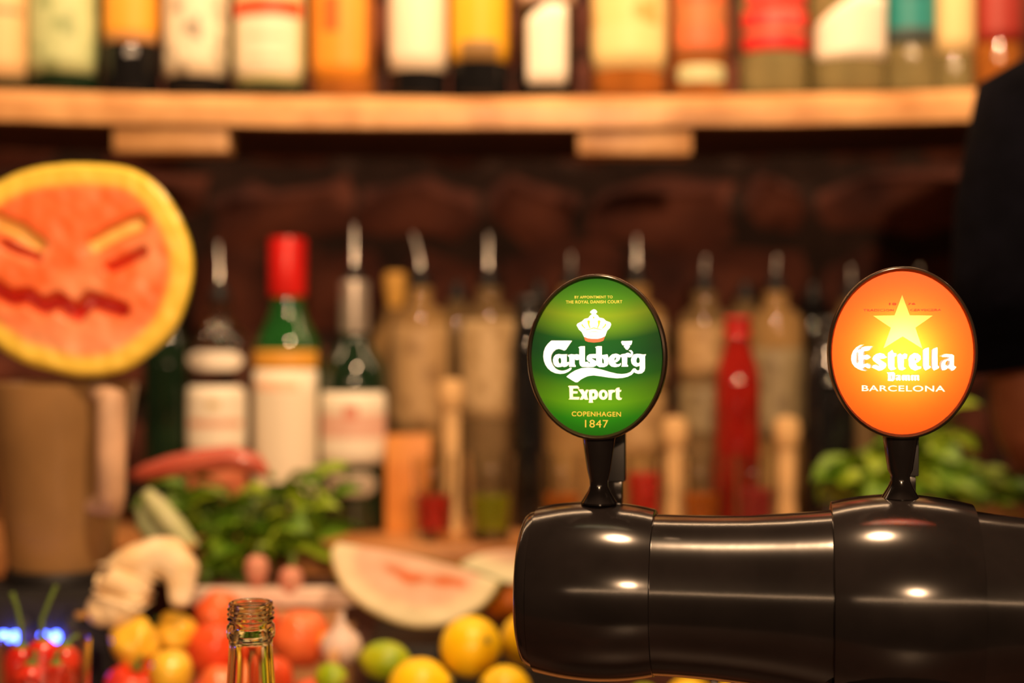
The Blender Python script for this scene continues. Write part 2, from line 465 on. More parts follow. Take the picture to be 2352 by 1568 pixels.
def badge(px, py, Y, foreshort, label_part, regions, panel_mat, lights):
    """regions: list of (part name, outers, holes, material, raise) in photo pixels; built in the badge's own plane"""
    p2 = Vector((X(px, Y), Y)); org = Vector((p2.x, p2.y, Z(py, Y)))
    M = Matrix(((AX.x, -NR.x, 0, org.x), (AX.y, -NR.y, 0, org.y), (0, 0, 1, org.z), (0, 0, 0, 1)))   # local x along, y into the housing, z up
    hold = bpy.data.objects.new('badge', None); COL.objects.link(hold); hold.empty_display_size = .02
    hold.parent = tower; hold.matrix_parent_inverse = TI; hold.matrix_basis = M
    hold['label'] = label_part
    k = Y/FPX
    def loc(q): return ((q[0]-px)*k/foreshort, -(q[1]-py)*k)
    N = 72
    ell = [(SA*math.cos(2*math.pi*i/N), SB*math.sin(2*math.pi*i/N)) for i in range(N)]
    polys = [('panel', [ell], [], panel_mat, 0)]
    for (nm, outs, holes, m, rz) in regions:
        polys.append((nm, [[loc(q) for q in o] for o in outs], [[loc(q) for q in h] for h in holes], m, rz))
    verts, edges = [], []
    for (_, outs, holes, _, _) in polys:
        for pl in outs+holes:
            s0 = len(verts); n = len(pl)
            verts += [Vector(q) for q in pl]; edges += [(s0+i, s0+(i+1) % n) for i in range(n)]
    ov, oe, of, *_ = delaunay_2d_cdt(verts, edges, [], 0, 1e-7)
    cls = []
    for f in of:
        c = sum((ov[i] for i in f), Vector((0, 0)))/len(f); k_ = 0
        for i, (_, outs, holes, _, _) in enumerate(polys):
            if any(pip(c, o) for o in outs) and not any(pip(c, h) for h in holes): k_ = i
        cls.append(k_)
    for i, (nm, _, _, m, rz) in enumerate(polys):
        bm = bmesh.new(); vm = {}
        def gv(j, d):
            if (j, d) not in vm: vm[j, d] = bm.verts.new((ov[j].x, d, ov[j].y))
            return vm[j, d]
        cnt = {}
        for f, c in zip(of, cls):
            if c != i: continue
            bm.faces.new([gv(j, -rz) for j in f])
            for a, b in zip(f, list(f[1:])+[f[0]]):
                key = (min(a, b), max(a, b)); cnt[key] = cnt.get(key, 0)+1
        if rz > 0:
            for (a, b), q in cnt.items():
                if q == 1: bm.faces.new([gv(a, -rz), gv(b, -rz), gv(b, 0), gv(a, 0)])
        if not bm.faces: bm.free(); continue
        bmobj(nm, bm, m, hold, smooth=False)
    # housing: lip, side and rounded back, hollow inside
    prof = [(.0000, -.0002, .0), (.0000, .0002, -.0016), (.0008, .0012, -.0030), (.0020, .0020, -.0026), (.0026, .0026, -.0008), (.0028, .0028, .004), (.0020, .0020, .012),
            (-.003, -.003, .022), (-.012, -.012, .029), (-.024, -.024, .032), (-.0375, -.0375, .033)]
    inner = [(-.026, -.026, .030), (-.013, -.013, .027), (-.004, -.004, .020), (.0002, .0002, .011), (.0002, .0002, .0)]
    def ring_mesh(nm, pr, m, close):
        bm = bmesh.new(); rows = []; n = 72
        for (da, db, d) in pr:
            rows.append([bm.verts.new(((SA+da)*math.cos(2*math.pi*i/n), d, (SB+db)*math.sin(2*math.pi*i/n))) for i in range(n)])
        for a, b in zip(rows, rows[1:]):
            for q in range(n): bm.faces.new((a[q], a[(q+1) % n], b[(q+1) % n], b[q]))
        if close == 'end': bm.faces.new(rows[-1])
        if close == 'start': bm.faces.new(rows[0])
        o = bmobj(nm, bm, m, hold); autosmooth(o, 50); return o
    ring_mesh('housing', prof, mat('badge_rim', (.035, .022, .014), .22, metal=.35, var=.2), 'end')
    ring_mesh('reflector', inner, mat('reflector_grey', (.09, .09, .085), .6, var=.03), 'start')
    for (kind, u, v, d, power, colr, size, sy) in lights:
        l = bpy.data.lights.new('badge_lamp', kind); l.energy = power; l.color = colr
        if kind == 'AREA': l.shape = 'ELLIPSE'; l.size = size; l.size_y = sy
        else: l.shadow_soft_size = size
        o = bpy.data.objects.new('badge_lamp', l); COL.objects.link(o); o.parent = hold; o.location = (u, d, v)
        if kind == 'AREA': o.rotation_euler = (-math.pi/2, 0, 0)      # shines towards -y, out of the badge
    # stem, flared foot and rear bracket (bottom of badge is at local z = -SB-.0028)
    zt = -SB-.001; zb = TOWZ+(.0530 if px < 1700 else .0592)-org.z
    H = zt-zb
    def oval(nm, rows_, yoff, m):
        bm = bmesh.new(); rw = []; n = 32
        for (z_, rx, ry) in rows_:
            rw.append([bm.verts.new((rx*math.cos(2*math.pi*i/n), yoff+ry*math.sin(2*math.pi*i/n), z_)) for i in range(n)])
        for a, b in zip(rw, rw[1:]):
            for q in range(n): bm.faces.new((a[q], a[(q+1) % n], b[(q+1) % n], b[q]))
        bm.faces.new(rw[0]); bm.faces.new(rw[-1])
        o = bmobj(nm, bm, m, hold); autosmooth(o, 45); return o
    oval('stem', [(zt-.0002, .0105, .0095), (zt-.001, .0098, .0095), (zt-.008, .0088, .0088), (zt-.02, .0070, .0075), (zb+.0135, .0056, .0062), (zb+.0105, .0055, .006),
                  (zb+.007, .0068, .0072), (zb+.003, .0092, .0095), (zb+.0005, .0108, .011), (zb-.0006, .0105, .0105)], .012, black_plastic)
    bx = box('rear_bracket', (.0005, .036, zb+.0105), (.0128, .046, zt+.004), black_matte, hold, .001)
    box('rear_lever', (.0005, .037, zb-.004), (.0112, .045, zb+.0105), black_plastic, hold, .001)
    # bracket arm joins the housing to the lever
    box('bracket_arm', (.002, .024, zt-.004), (.0118, .040, zt+.003), black_matte, hold, .001)
    return hold, org, k
def S1(pts): return [(1240+x/9.046, 760+y/9.046) for x, y in pts]
def S2(pts): return [(1280+x/11.2, 660+y/11.2) for x, y in pts]
def S3(pts): return [(1280+x/12.06, 870+y/12.06) for x, y in pts]
def S4(pts): return [(1940+x/8.711, 760+y/8.711) for x, y in pts]
def S5(pts): return [(1960+x/9.8, 660+y/9.8) for x, y in pts]
def ov_(cx, cy, rx, ry, n=20): return [(cx+rx*math.cos(2*math.pi*i/n), cy+ry*math.sin(2*math.pi*i/n)) for i in range(n)]
cC = [(240,200),(672,200),(545,390),(510,405),(455,385),(400,370),(340,385),(285,430),(250,490),(235,560),(245,640),(280,720),(330,780),(390,815),(460,828),(530,820),(590,795),(640,762),(665,768),(650,805),(590,850),(520,880),(430,893),(330,880),(240,840),(170,780),(115,700),(85,620),(72,530),(82,430),(115,340),(170,265)]
ca = [(275,600),(290,540),(330,495),(390,478),(450,487),(575,482),(562,512),(562,655),(600,640),(615,690),(560,735),(510,750),(470,735),(430,748),(370,752),(320,730),(285,680)]
cr = [(585,500),(660,480),(720,490),(770,480),(832,500),(832,580),(790,605),(745,600),(725,570),(727,690),(750,725),(745,745),(610,742),(618,700),(615,540),(588,525)]
cl = [(800,340),(850,318),(938,315),(938,645),(985,640),(985,745),(880,745),(840,715),(825,670),(825,360)]
cs_ = [(975,560),(985,520),(1030,485),(1100,478),(1178,478),(1178,560),(1130,565),(1085,555),(1085,575),(1130,600),(1180,640),(1188,690),(1160,725),(1110,745),(960,745),(955,640),(1000,640),(1020,670),(1050,672),(1045,650),(1000,620),(975,590)]
cb = [(1150,335),(1200,315),(1288,315),(1288,490),(1300,500),(1405,482),(1420,540),(1420,690),(1390,725),(1330,748),(1240,748),(1190,715),(1172,660),(1172,360)]
ce = [(1418,580),(1450,530),(1500,485),(1580,468),(1650,490),(1670,540),(1650,600),(1600,640),(1555,655),(1600,690),(1650,685),(1680,660),(1680,700),(1640,735),(1560,748),(1490,735),(1440,690)]
cr2 = [(1650,510),(1700,480),(1770,470),(1810,450),(1850,455),(1880,475),(1895,460),(1870,425),(1840,410),(1860,395),(1900,400),(1930,440),(1925,490),(1890,540),(1840,545),(1812,530),(1808,690),(1835,720),(1825,738),(1690,738),(1705,700),(1700,545),(1660,530)]
cg = [(1885,600),(1900,540),(1945,485),(2010,470),(2080,475),(2130,485),(2195,478),(2190,500),(2175,520),(2178,770),(2160,830),(2110,875),(2040,885),(1980,870),(1945,845),(1925,800),(1945,775),(1980,775),(2000,805),(2035,820),(2060,800),(2065,720),(2000,740),(1940,715),(1900,670)]
cw = [(555,950),(640,880),(740,820),(860,775),(1000,760),(1130,768),(1280,800),(1450,850),(1600,885),(1700,892),(1800,880),(1880,845),(1920,790),(1950,770),(1975,790),(1960,840),(1900,905),(1820,945),(1720,970),(1600,978),(1450,965),(1280,940),(1120,920),(1000,935),(920,970),(850,1010),(785,1065),(745,1065),(660,1015)]
cleaf = [(1685,235),(1700,205),(1760,208),(1860,205),(1912,200),(1910,240),(1890,290),(1850,300),(1870,320),(1850,350),(1820,390),(1785,385),(1760,345),(1735,325),(1760,300),(1715,295)]
cholesz = [[(385,600),(400,560),(425,552),(445,580),(450,630),(440,675),(415,680),(392,650)], [(1295,545),(1330,600),(1335,670),(1305,678),(1292,650)],
           [(1545,610),(1550,560),(1575,542),(1588,560),(1570,600)], [(1995,610),(2010,560),(2035,540),(2060,570),(2065,630),(2045,665),(2015,660),(1998,640)]]
crown = [(500,970),(520,930),(640,870),(700,810),(800,785),(840,730),(900,680),(850,650),(850,615),(900,580),(940,558),(980,570),(1010,600),(1030,630),(1000,660),(980,675),(1040,720),(1080,775),(1190,800),(1250,860),(1360,900),(1385,950),(1350,1040),(1280,1110),(1230,1250),(1150,1290),(1040,1318),(900,1318),(780,1300),(690,1265),(630,1140),(560,1080)]
def mir(p): return [(1880-x, y) for x, y in reversed(p)]
ch1 = [(765,860),(800,840),(845,855),(840,900),(830,950),(860,1040),(830,1045),(795,970)]
ch3 = [(618,940),(645,925),(668,975),(735,1050),(720,1060),(690,1045),(630,985)]
carc = [(738,1082),(850,1052),(940,1022),(1050,1052),(1150,1080),(1150,1098),(1040,1078),(940,1056),(840,1078),(738,1104)]
ce1 = [(785,1160),(850,1135),(950,1126),(1040,1136),(1105,1160),(1040,1152),(950,1144),(850,1152)]
ce2 = [(780,1215),(850,1238),(950,1246),(1050,1236),(1120,1212),(1050,1252),(950,1262),(850,1254)]
cdot = [(912,752),(955,745),(955,800),(925,800)]
crdet = [ch1, mir(ch1), ch3, mir(ch3), carc, ce1, ce2, cdot]
cred = [(690,1272),(780,1308),(900,1328),(1040,1326),(1150,1298),(1225,1262),(1185,1365),(1100,1398),(940,1415),(800,1400),(720,1368)]
xE = [(300,210),(330,190),(570,190),(615,255),(600,275),(540,265),(440,270),(440,340),(570,345),(565,405),(440,410),(440,500),(625,500),(600,575),(310,570),(345,545),(335,240)]
xx = [(575,290),(715,290),(765,360),(800,300),(868,298),(822,420),(838,510),(868,575),(770,575),(735,535),(700,575),(620,575),(690,450),(640,370)]
xp = [(876,310),(960,290),(1060,290),(1120,350),(1133,440),(1110,530),(1050,575),(985,570),(985,610),(1000,655),(870,660),(885,600),(880,400)]
xo = ov_(1272,435,128,140)
xr = [(1404,310),(1500,295),(1596,300),(1596,360),(1540,370),(1510,400),(1505,530),(1510,575),(1408,575),(1420,540),(1415,350)]
xt = [(1600,290),(1650,240),(1720,230),(1720,295),(1775,300),(1755,350),(1720,355),(1720,480),(1750,520),(1790,515),(1770,570),(1700,580),(1640,550),(1620,500),(1620,350)]
xh = [[(970,420),(985,385),(1015,385),(1035,430),(1020,480),(985,490),(970,470)], ov_(1278,430,42,68)]
eE = [(410,270),(340,280),(260,325),(195,400),(165,480),(158,570),(178,650),(225,715),(290,762),(370,792),(440,798),(475,785),(430,765),(400,740),(430,715),(480,745),(548,735),(556,690),(520,655),(480,640),(420,665),(420,560),(440,575),(490,570),(553,525),(515,480),(470,470),(420,490),(415,405),(480,400),(540,375),(585,305),(430,308),(370,330),(320,390),(330,350),(370,310)]
es_ = [(572,550),(600,500),(650,460),(720,440),(800,460),(830,500),(860,520),(800,550),(740,555),(690,530),(760,590),(840,640),(850,690),(820,740),(760,780),(700,795),(640,765),(562,730),(580,690),(640,665),(700,690),(720,695),(650,640),(590,590)]
et = [(878,440),(960,380),(985,440),(1040,450),(1035,500),(1000,510),(1000,720),(1048,740),(1000,770),(930,785),(885,740),(877,680),(877,500)]
er = [(1060,480),(1110,450),(1150,480),(1200,445),(1250,470),(1230,550),(1190,550),(1180,540),(1180,720),(1230,740),(1150,785),(1090,770),(1070,720)]
ee = [(1270,560),(1300,490),(1380,440),(1450,450),(1500,500),(1510,560),(1450,620),(1400,640),(1440,700),(1520,700),(1515,740),(1400,790),(1320,750),(1280,690)]
el1 = [(1545,380),(1600,345),(1660,330),(1665,690),(1698,705),(1698,730),(1600,785),(1555,740),(1540,680)]
el2 = [(1710,380),(1760,345),(1825,330),(1830,690),(1858,710),(1855,735),(1760,790),(1715,740),(1705,680)]
ea = [(1870,500),(1900,480),(1960,455),(2110,465),(2145,490),(2145,690),(2190,715),(2150,770),(2090,795),(2030,735),(1980,770),(1910,790),(1872,720),(1872,640),(1900,590),(1990,550),(2025,530),(2020,515),(1930,520)]
eholes = [[(300,420),(290,460),(282,520),(286,600),(300,645),(305,600),(298,520),(303,440)], [(1388,560),(1405,530),(1425,560),(1400,600)], [(1985,620),(2020,580),(2030,610),(2020,660),(1985,690),(1975,660)]]
dD = [(850,825),(990,815),(1015,850),(1010,960),(970,1000),(870,990),(880,960),(880,860)]
dslots = [[(938,880),(952,880),(952,960),(936,955)]]
damm = [dD]
def minim(x): return [(x, 885), (x+22, 872), (x+42, 885), (x+42, 965), (x+50, 975), (x+28, 992), (x+2, 972)]
da = [(1030,885),(1060,872),(1118,878),(1118,965),(1128,975),(1105,992),(1080,975),(1050,990),(1028,970),(1030,930),(1075,915),(1075,900),(1030,905)]
damm.append(da); dslots.append([(1064,940),(1078,932),(1078,960),(1064,965)])
for x0 in (1142, 1200, 1258, 1318, 1376, 1434): damm.append(minim(x0))
for x0 in (1142, 1318): damm.append([(x0+20, 874), (x0+150, 874), (x0+150, 892), (x0+20, 892)])
star = [(1100,165),(1265,628),(1765,634),(1385,905),(1545,1380),(1110,1100),(690,1370),(855,905),(465,634),(935,628)]

white_f = trans_mat('lettering_white', flat((.92, .90, .84)))
cream_f = trans_mat('lettering_cream', flat((.80, .66, .40)))
GREEN = trans_mat('green_film', bands([(0, (.010, .11, .003)), (.10, (.013, .13, .003)), (.20, (.06, .16, .003)), (.29, (.035, .10, .003)), (.36, (.008, .055, .004)), (.50, (.003, .034, .006)), (.60, (.004, .040, .005)),
                               (.68, (.06, .12, .005)), (.76, (.13, .18, .006)), (.86, (.055, .17, .005)), (1, (.012, .13, .004))], SB))
ORANGE = trans_mat('orange_film', flat((.95, .072, .004)))
STAR = trans_mat('star_film', flat((.95, .22, .035)))
DET = trans_mat('crown_detail', flat((.75, .30, .02))); RED = trans_mat('crown_red', flat((.42, .07, .03)))
WHITE_L = (1, .90, .72)
b1, o1, k1 = badge(1370, 820, .835, .99, 'green lit oval badge reading Carlsberg Export',
    [('crown', [S2(crown)], [S2(h) for h in crdet], white_f, 0), ('crown_detail', [S2(h) for h in crdet], [], DET, 0), ('crown_base', [S2(cred)], [], RED, 0),
     ('lettering', [S1(q) for q in (cC, ca, cr, cl, cs_, cb, ce, cr2, cg, cw, cleaf)], [S1(h) for h in cholesz], white_f, .0006),
     ('lettering', [S3(q) for q in (xE, xx, xp, xo, xr, xt)], [S3(h) for h in xh], cream_f, .0003)],
    GREEN, [('AREA', 0, 0, .024, .041, WHITE_L, .060, .074)])
b2, o2, k2 = badge(2072, 810, .8037, 1.0, 'orange lit oval badge reading Estrella Damm Barcelona with a star',
    [('star', [S5(star)], [], STAR, 0),
     ('lettering', [S4(q) for q in (eE, es_, et, er, ee, el1, el2, ea)], [S4(h) for h in eholes], white_f, .0008),
     ('lettering', [S4(q) for q in damm], [S4(h) for h in dslots], white_f, .0005)],
    ORANGE, [('POINT', .000, .000, .0170, .20, WHITE_L, .003, 0)])

def small_text(hold, body, px0, px1, py0, py1, cpx, cpy, k, m, fs=1.0, bold=0.0):
    """flat printed caption fitted to a box given in photo pixels"""
    cu = bpy.data.curves.new('caption', 'FONT'); cu.body = body; cu.offset = bold; cu.space_character = 1.08
    to = bpy.data.objects.new('caption', cu); COL.objects.link(to)
    dg = bpy.context.evaluated_depsgraph_get(); dg.update()
    me = bpy.data.meshes.new_from_object(to.evaluated_get(dg)); COL.objects.unlink(to); bpy.data.objects.remove(to)
    xs = [v.co.x for v in me.vertices]; ys = [v.co.y for v in me.vertices]
    x0, x1, y0, y1 = min(xs), max(xs), min(ys), max(ys)
    for v in me.vertices:
        u = (v.co.x-x0)/(x1-x0); t = (v.co.y-y0)/(y1-y0)
        qx = px0+(px1-px0)*u; qy = py1+(py0-py1)*t
        v.co = ((qx-cpx)*k/fs, -.00035, -(qy-cpy)*k)
    me.materials.clear(); me.materials.append(m)
    o = bpy.data.objects.new('caption', me); COL.objects.link(o); o.parent = hold
    return o
gold_t = mat('lit_gold_print', (.7, .5, .1), .5, emit=(.85, .60, .06), es=.48, var=.02)
goldd_t = mat('lit_dull_gold_print', (.6, .4, .05), .5, emit=(.75, .46, .04), es=.38, var=.02)
white_t = mat('lit_white_print', (.9, .85, .7), .5, emit=(1, .85, .55), es=.75, var=.02)
red_t = mat('red_print', (.35, .02, .005), .5, emit=(.6, .03, .0), es=.25, var=.02)
small_text(b1, 'BY APPOINTMENT TO', 1320, 1407, 679, 685, 1370, 820, k1, gold_t, .99, .012)
small_text(b1, 'THE ROYAL DANISH COURT', 1300, 1429, 689.5, 696.5, 1370, 820, k1, gold_t, .99, .012)
small_text(b1, 'COPENHAGEN', 1313.5, 1426, 945, 956, 1370, 820, k1, goldd_t, .99, .012)
small_text(b1, '1847', 1344, 1397, 964, 981.5, 1370, 820, k1, goldd_t, .99)
small_text(b2, 'BARCELONA', 1982, 2167, 885, 898.5, 2072, 810, k2, white_t, 1, .014)
small_text(b2, '18', 2043, 2059, 695, 700.5, 2072, 810, k2, red_t, 1, .03)
small_text(b2, '76', 2084, 2102, 695, 700.5, 2072, 810, k2, red_t, 1, .03)
small_text(b2, 'TRADICION', 1985, 2054, 709, 715, 2072, 810, k2, red_t, 1, .03)
small_text(b2, 'CERVECERA', 2090, 2159, 709, 715, 2072, 810, k2, red_t, 1, .03)

# ------------------------------------------------------------------ little glass bottle in front
YB = .865; bx_, kb = X(576, YB), YB/FPX
def zz(py): return Z(py, YB)-COUNTER
bo = empty('glass_bottle', (bx_, YB, COUNTER), 'open clear glass bottle with threaded neck in the foreground', 'bottle')
r0 = 53.5*kb
outer = [(0, .004), (.022, .001), (.027, .003), (.029, .010), (.0295, .03), (.0295, .085), (.028, .105), (.0225, .128), (.0175, .146), (r0*1.03, zz(1566)), (r0*.97, zz(1520)), (r0*.93, zz(1478)),
         (r0*.94, zz(1466)), (r0*1.02, zz(1461)), (r0*1.04, zz(1452)), (r0*1.03, zz(1440)), (r0*1.01, zz(1434)), (r0*.93, zz(1430)), (r0*.92, zz(1425))]
for i, py in enumerate((1419, 1408, 1397)):
    outer += [(r0*.93, zz(py+4)), (r0*1.0, zz(py+1.5)), (r0*1.0, zz(py-1.5)), (r0*.93, zz(py-4))]
outer += [(r0*.93, zz(1389)), (r0*.95, zz(1386)), (r0*.93, zz(1382.5)), (r0*.87, zz(1381)), (r0*.78, zz(1382))]
inner = [(r0*.74, zz(1386)), (r0*.73, zz(1430)), (r0*.74, zz(1500)), (r0*.80, zz(1560)), (.0150, .146), (.0200, .127), (.0255, .104), (.027, .085), (.027, .012), (.024, .006), (0, .007)]
bodyo = lathe('body', outer+inner, olive, bo, 64, sharp=60)

# ------------------------------------------------------------------ bottles
def label_patch(parent, r, z0, z1, ang, m, thick=.0006, name='label', rz=0.0, corner=0.0, slant=0.0, pts=24):
    vs_, fs, uv = [], [], []; nv = 6
    for i in range(pts+1):
        u = i/pts; a = -math.pi/2+rz+(u-.5)*2*ang
        e = min(u, 1-u)*2*ang*r
        ins = 0
        if corner > 0 and e < corner: ins = corner-math.sqrt(max(0, corner**2-(corner-e)**2))
        zt = z1-ins-slant*max(0, .5-u)*2; zb = z0+ins
        for j in range(nv+1):
            t = j/nv; vs_.append(((r+thick)*math.cos(a), (r+thick)*math.sin(a), zb+(zt-zb)*t)); uv.append((u, (zb+(zt-zb)*t-z0)/(z1-z0)))
    n = len(vs_)
    for i in range(pts):
        for j in range(nv):
            a = i*(nv+1)+j; fs.append((a, a+nv+1, a+nv+2, a+1))
    back = [(x*(r+.0001)/(r+thick), y*(r+.0001)/(r+thick), z_) for x, y, z_ in vs_]
    edge = [i*(nv+1) for i in range(pts+1)]+[pts*(nv+1)+j for j in range(1, nv+1)]+[i*(nv+1)+nv for i in range(pts-1, -1, -1)]+[j for j in range(nv-1, 0, -1)]
    vs_ += back; uv += uv
    for a, b in zip(edge, edge[1:]+edge[:1]): fs.append((b, a, a+n, b+n))
    return mobj(name, vs_, fs, m, parent, uv=uv)

def pourer(parent, z, h=.075, lean=.0):
    lathe('pourer_collar', [(0, z), (.0125, z), (.0135, z+.004), (.0125, z+.010), (.0085, z+.013), (.0075, z+.022), (.006, z+.024), (0, z+.024)], black_matte, parent, 20)
    h0 = z+.022
    pts = [(0, 0, h0), (0, 0, h0+h*.30), (lean*.004, 0, h0+h*.5), (lean*.012, 0, h0+h*.8), (lean*.018, 0, h0+h)]
    tube('pourer_spout', pts, [.0062, .0055, .0048, .0042, .0034], chrome, parent, 12)

def bottle(px, Y, rpx, base_z, z_sh, z_nk, z_top, glass, label, neck=.0145, group=None, cap=None, labels=(), name='bottle', pour=None, sq=False, rz=0):
    """z values measured from the base; labels: (z0,z1,halfangle,material,corner,slant,rz)"""
    r = rpx*Y/FPX
    e = empty(name, (X(px, Y), Y, base_z+.0004), label, 'bottle', group)
    prof = [(0, .004), (r*.80, .0), (r*.95, .002), (r, .008), (r, z_sh-.012), (r*.985, z_sh-.002), (r*.90, z_sh+.25*(z_nk-z_sh)), (r*.62+neck*.2, z_sh+.6*(z_nk-z_sh)), (neck*1.15, z_nk-.003), (neck, z_nk+.008), (neck*.96, z_top-.012), (neck*1.12, z_top-.010), (neck*1.12, z_top-.001), (neck*.9, z_top), (0, z_top)]
    lathe('glass', prof, glass, e, 36, sharp=70)
    for L in labels:
        z0, z1, ang, m = L[:4]; corner = L[4] if len(L) > 4 else .004; slant = L[5] if len(L) > 5 else 0; lz = L[6] if len(L) > 6 else 0
        label_patch(e, r, z0, z1, ang, m, corner=corner, slant=slant, rz=lz)
    if cap:
        cm, ch, cr_ = cap
        lathe('cap', [(0, z_top+ch*.15), (0, z_top-ch*.8)][:0]+[(cr_, z_top-ch*.85), (cr_*1.0, z_top+ch*.08), (cr_*.93, z_top+ch*.14), (0, z_top+ch*.15)], cm, e, 28)
    if pour is not None: pourer(e, z_top, *pour)
    return e

# ---- upper shelf
capb = mat('black_cap', (.02, .02, .02), .35, var=.2); capg = mat('gold_cap', (.6, .38, .1), .3, metal=.8, var=.1)
capr = mat('red_cap', (.62, .012, .01), .35, var=.08)
YS = 1.715
def shelf_bottle(px, hw, glass, label, labels, h=.30, cap=(capb, .03, .016), Yo=0, **kw):
    Y = YS+Yo; x = X(px, Y); base = SHT+sag(x)+.0008
    def zy(py): return Z(py, Y-hw*Y/FPX)-base
    L = []
    for (py1, py0, ang, m, *rest) in labels:
        L.append((max(.004, zy(py0)), zy(py1), ang, m, *rest))
    return bottle(px, Y, hw, base, h*.62, h*.78, h, glass, label, labels=L, cap=cap, group='bottles on the upper shelf', name='liquor_bottle', **kw)
CREAM = (.82, .74, .58)
shelf_bottle(8, 66, dgreen, 'dark shelf bottle with cream label at the left edge of the shelf', [(-90, 178, 1.25, label_mat('lb_cream1', (.78, .52, .25), [(.1, .9, .55, .60, (.35, .2, .1))]))])
shelf_bottle(152, 80, dgreen, 'dark shelf bottle with a pale green label', [(-80, 165, 1.3, label_mat('lb_green', (.48, .56, .28), blot=((.28, .36, .16), 3.5)), .008)])
shelf_bottle(305, 64, darkg, 'dark shelf bottle with a short orange label ending high above the shelf', [(-110, 95, 1.35, label_mat('lb_orange', (.80, .36, .03), [(0, 1, 0, .10, (.75, .40, .16))]), .006)])
shelf_bottle(455, 76, darkg, 'dark shelf bottle with a white label mottled in grey', [(-100, 172, 1.3, label_mat('lb_grey', (.76, .68, .50), blot=((.30, .26, .19), 4.0)), .006)])
shelf_bottle(622, 82, dgreen, 'dark shelf bottle with white label, lime border and red band', [(-90, 188, 1.35, label_mat('lb_redband', (.62, .64, .30), [(.14, .86, .06, .56, (.80, .70, .52)), (.08, .92, .55, .70, (.70, .08, .02)), (.3, .7, .18, .22, (.72, .52, .36)), (.3, .7, .36, .40, (.72, .52, .36))]), .010)])
shelf_bottle(790, 74, amber, 'amber shelf bottle with an orange label', [(-60, 180, 1.1, label_mat('lb_orange2', (.80, .30, .02), [(.35, .6, .45, .8, (.66, .12, .01))]), .004, 0, -.25)])
shelf_bottle(960, 68, darkg, 'dark shelf bottle with a plain cream label between orange and yellow labels', [(-90, 160, 1.35, label_mat('lb_cream2', CREAM), .006)])
shelf_bottle(1102, 68, darkg, 'dark shelf bottle with a bright yellow label', [(-90, 138, 1.35, label_mat('lb_yellow', (.80, .42, .01), [(.25, .75, 0, .20, (.30, .18, .06)), (0, 1, .85, 1, (.7, .65, .4))]), .006)])
shelf_bottle(1255, 68, darkg, 'dark shelf bottle with a narrow white label slanted at the top', [(8, 192, .72, label_mat('lb_narrow', (.84, .78, .66)), .004, .016), (-140, 4, 1.2, label_mat('lb_pink', (.60, .42, .32)), .004, .0)])
shelf_bottle(1443, 88, amber, 'wide amber shelf bottle with a pale yellow label and brown emblem', [(-110, 155, 1.35, label_mat('lb_paleyel', (.80, .60, .24), [(0, 1, 0, .38, (.82, .64, .28))], blot=((.62, .36, .10), 3.2)), .008)])
shelf_bottle(1605, 66, amber, 'brown shelf bottle with red and pink banded label over a small pale label', [(-90, 132, 1.3, label_mat('lb_pinkred', (.45, .16, .05), [(.2, .8, .12, .34, (.72, .14, .05)), (.2, .8, .58, .72, (.66, .10, .03)), (.2, .8, .72, .88, (.78, .42, .28))]), .004),
             (148, 190, .95, label_mat('lb_small', (.52, .52, .28)), .008)])
shelf_bottle(1775, 80, palegl, 'clear shelf bottle with a bright red label', [(20, 115, 1.2, label_mat('lb_red', (.62, .016, .014), [(0, 1, .42, .56, (.20, .12, .05)), (.35, .8, .62, 1.0, (.74, .06, .05))]), .004), (-120, 15, 1.0, label_mat('lb_red2', (.72, .05, .04)), .004)])
shelf_bottle(1945, 88, palegl, 'clear shelf bottle with a large white label cut slanting at its left', [(-15, 132, 1.15, label_mat('lb_white', (.84, .76, .62)), .004, .035)])
shelf_bottle(2088, 60, palegl, 'clear shelf bottle with a teal label', [(-110, 100, 1.2, label_mat('lb_teal', (.008, .22, .22), [(0, 1, 0, .18, (.06, .09, .09)), (.3, .7, .5, .8, (.004, .14, .15))]), .004)])
shelf_bottle(2188, 48, palegl, 'narrow clear shelf bottle with cream label beside the teal one', [(-110, 122, 1.2, label_mat('lb_cream3', (.74, .56, .26)), .004)])
shelf_bottle(2290, 54, amber, 'brown shelf bottle with dark red label above the person in black', [(-90, 95, 1.2, label_mat('lb_dred', (.30, .02, .012)), .004)])

# ---- lower row on the back bar
Y1 = 1.70
def zl(py, Y=Y1): return Z(py, Y)-ST
def low(px, rpx, glass, label, sh_y, nk_y, top_y, labels=(), Y=Y1, **kw):
    r = rpx*Y/FPX
    L = [(max(.003, Z(py0, Y-r)-ST), Z(py1, Y-r)-ST, ang, m, *rest) for (py1, py0, ang, m, *rest) in labels]
    return bottle(px, Y, rpx, ST, zl(sh_y, Y), zl(nk_y, Y), zl(top_y, Y), glass, label, labels=L, name=kw.pop('name', 'liquor_bottle'), **kw)
low(384, 54, dgreen, 'dark green bottle half hidden behind the carved watermelon', 820, 745, 640, cap=(capr, .03, .016), group='bottles on the back bar', name='wine_bottle')
wl = label_mat('lb_gin', (.84, .78, .64), [(.1, .9, .42, .52, (.70, .36, .24)), (.42, .58, .68, .80, (.62, .50, .28))])
low(505, 76, clear, 'clear gin bottle with white label and steel pourer next to the red capped bottle', 795, 735, 690, [(888, 1050, 1.1, wl, .014), (1052, 1150, 1.1, label_mat('lb_gin_b', (.66, .2, .10)), .004)], pour=(.047, -.1), group='bottles on the back bar', name='gin_bottle')
fan = label_mat('lb_fan', (.86, .80, .68))
g2 = low(660, 78, greeng, 'green gin bottle with red cap and tall cream label', 800, 720, 600, [(806, 848, 1.2, label_mat('lb_band', (.70, .34, .04)), .002), (850, 1195, 1.2, label_mat('lb_tall', (.82, .74, .58), [(.1, .7, .86, .93, (.74, .46, .30))]), .002)], neck=.0195, group='bottles on the back bar', name='gin_bottle')
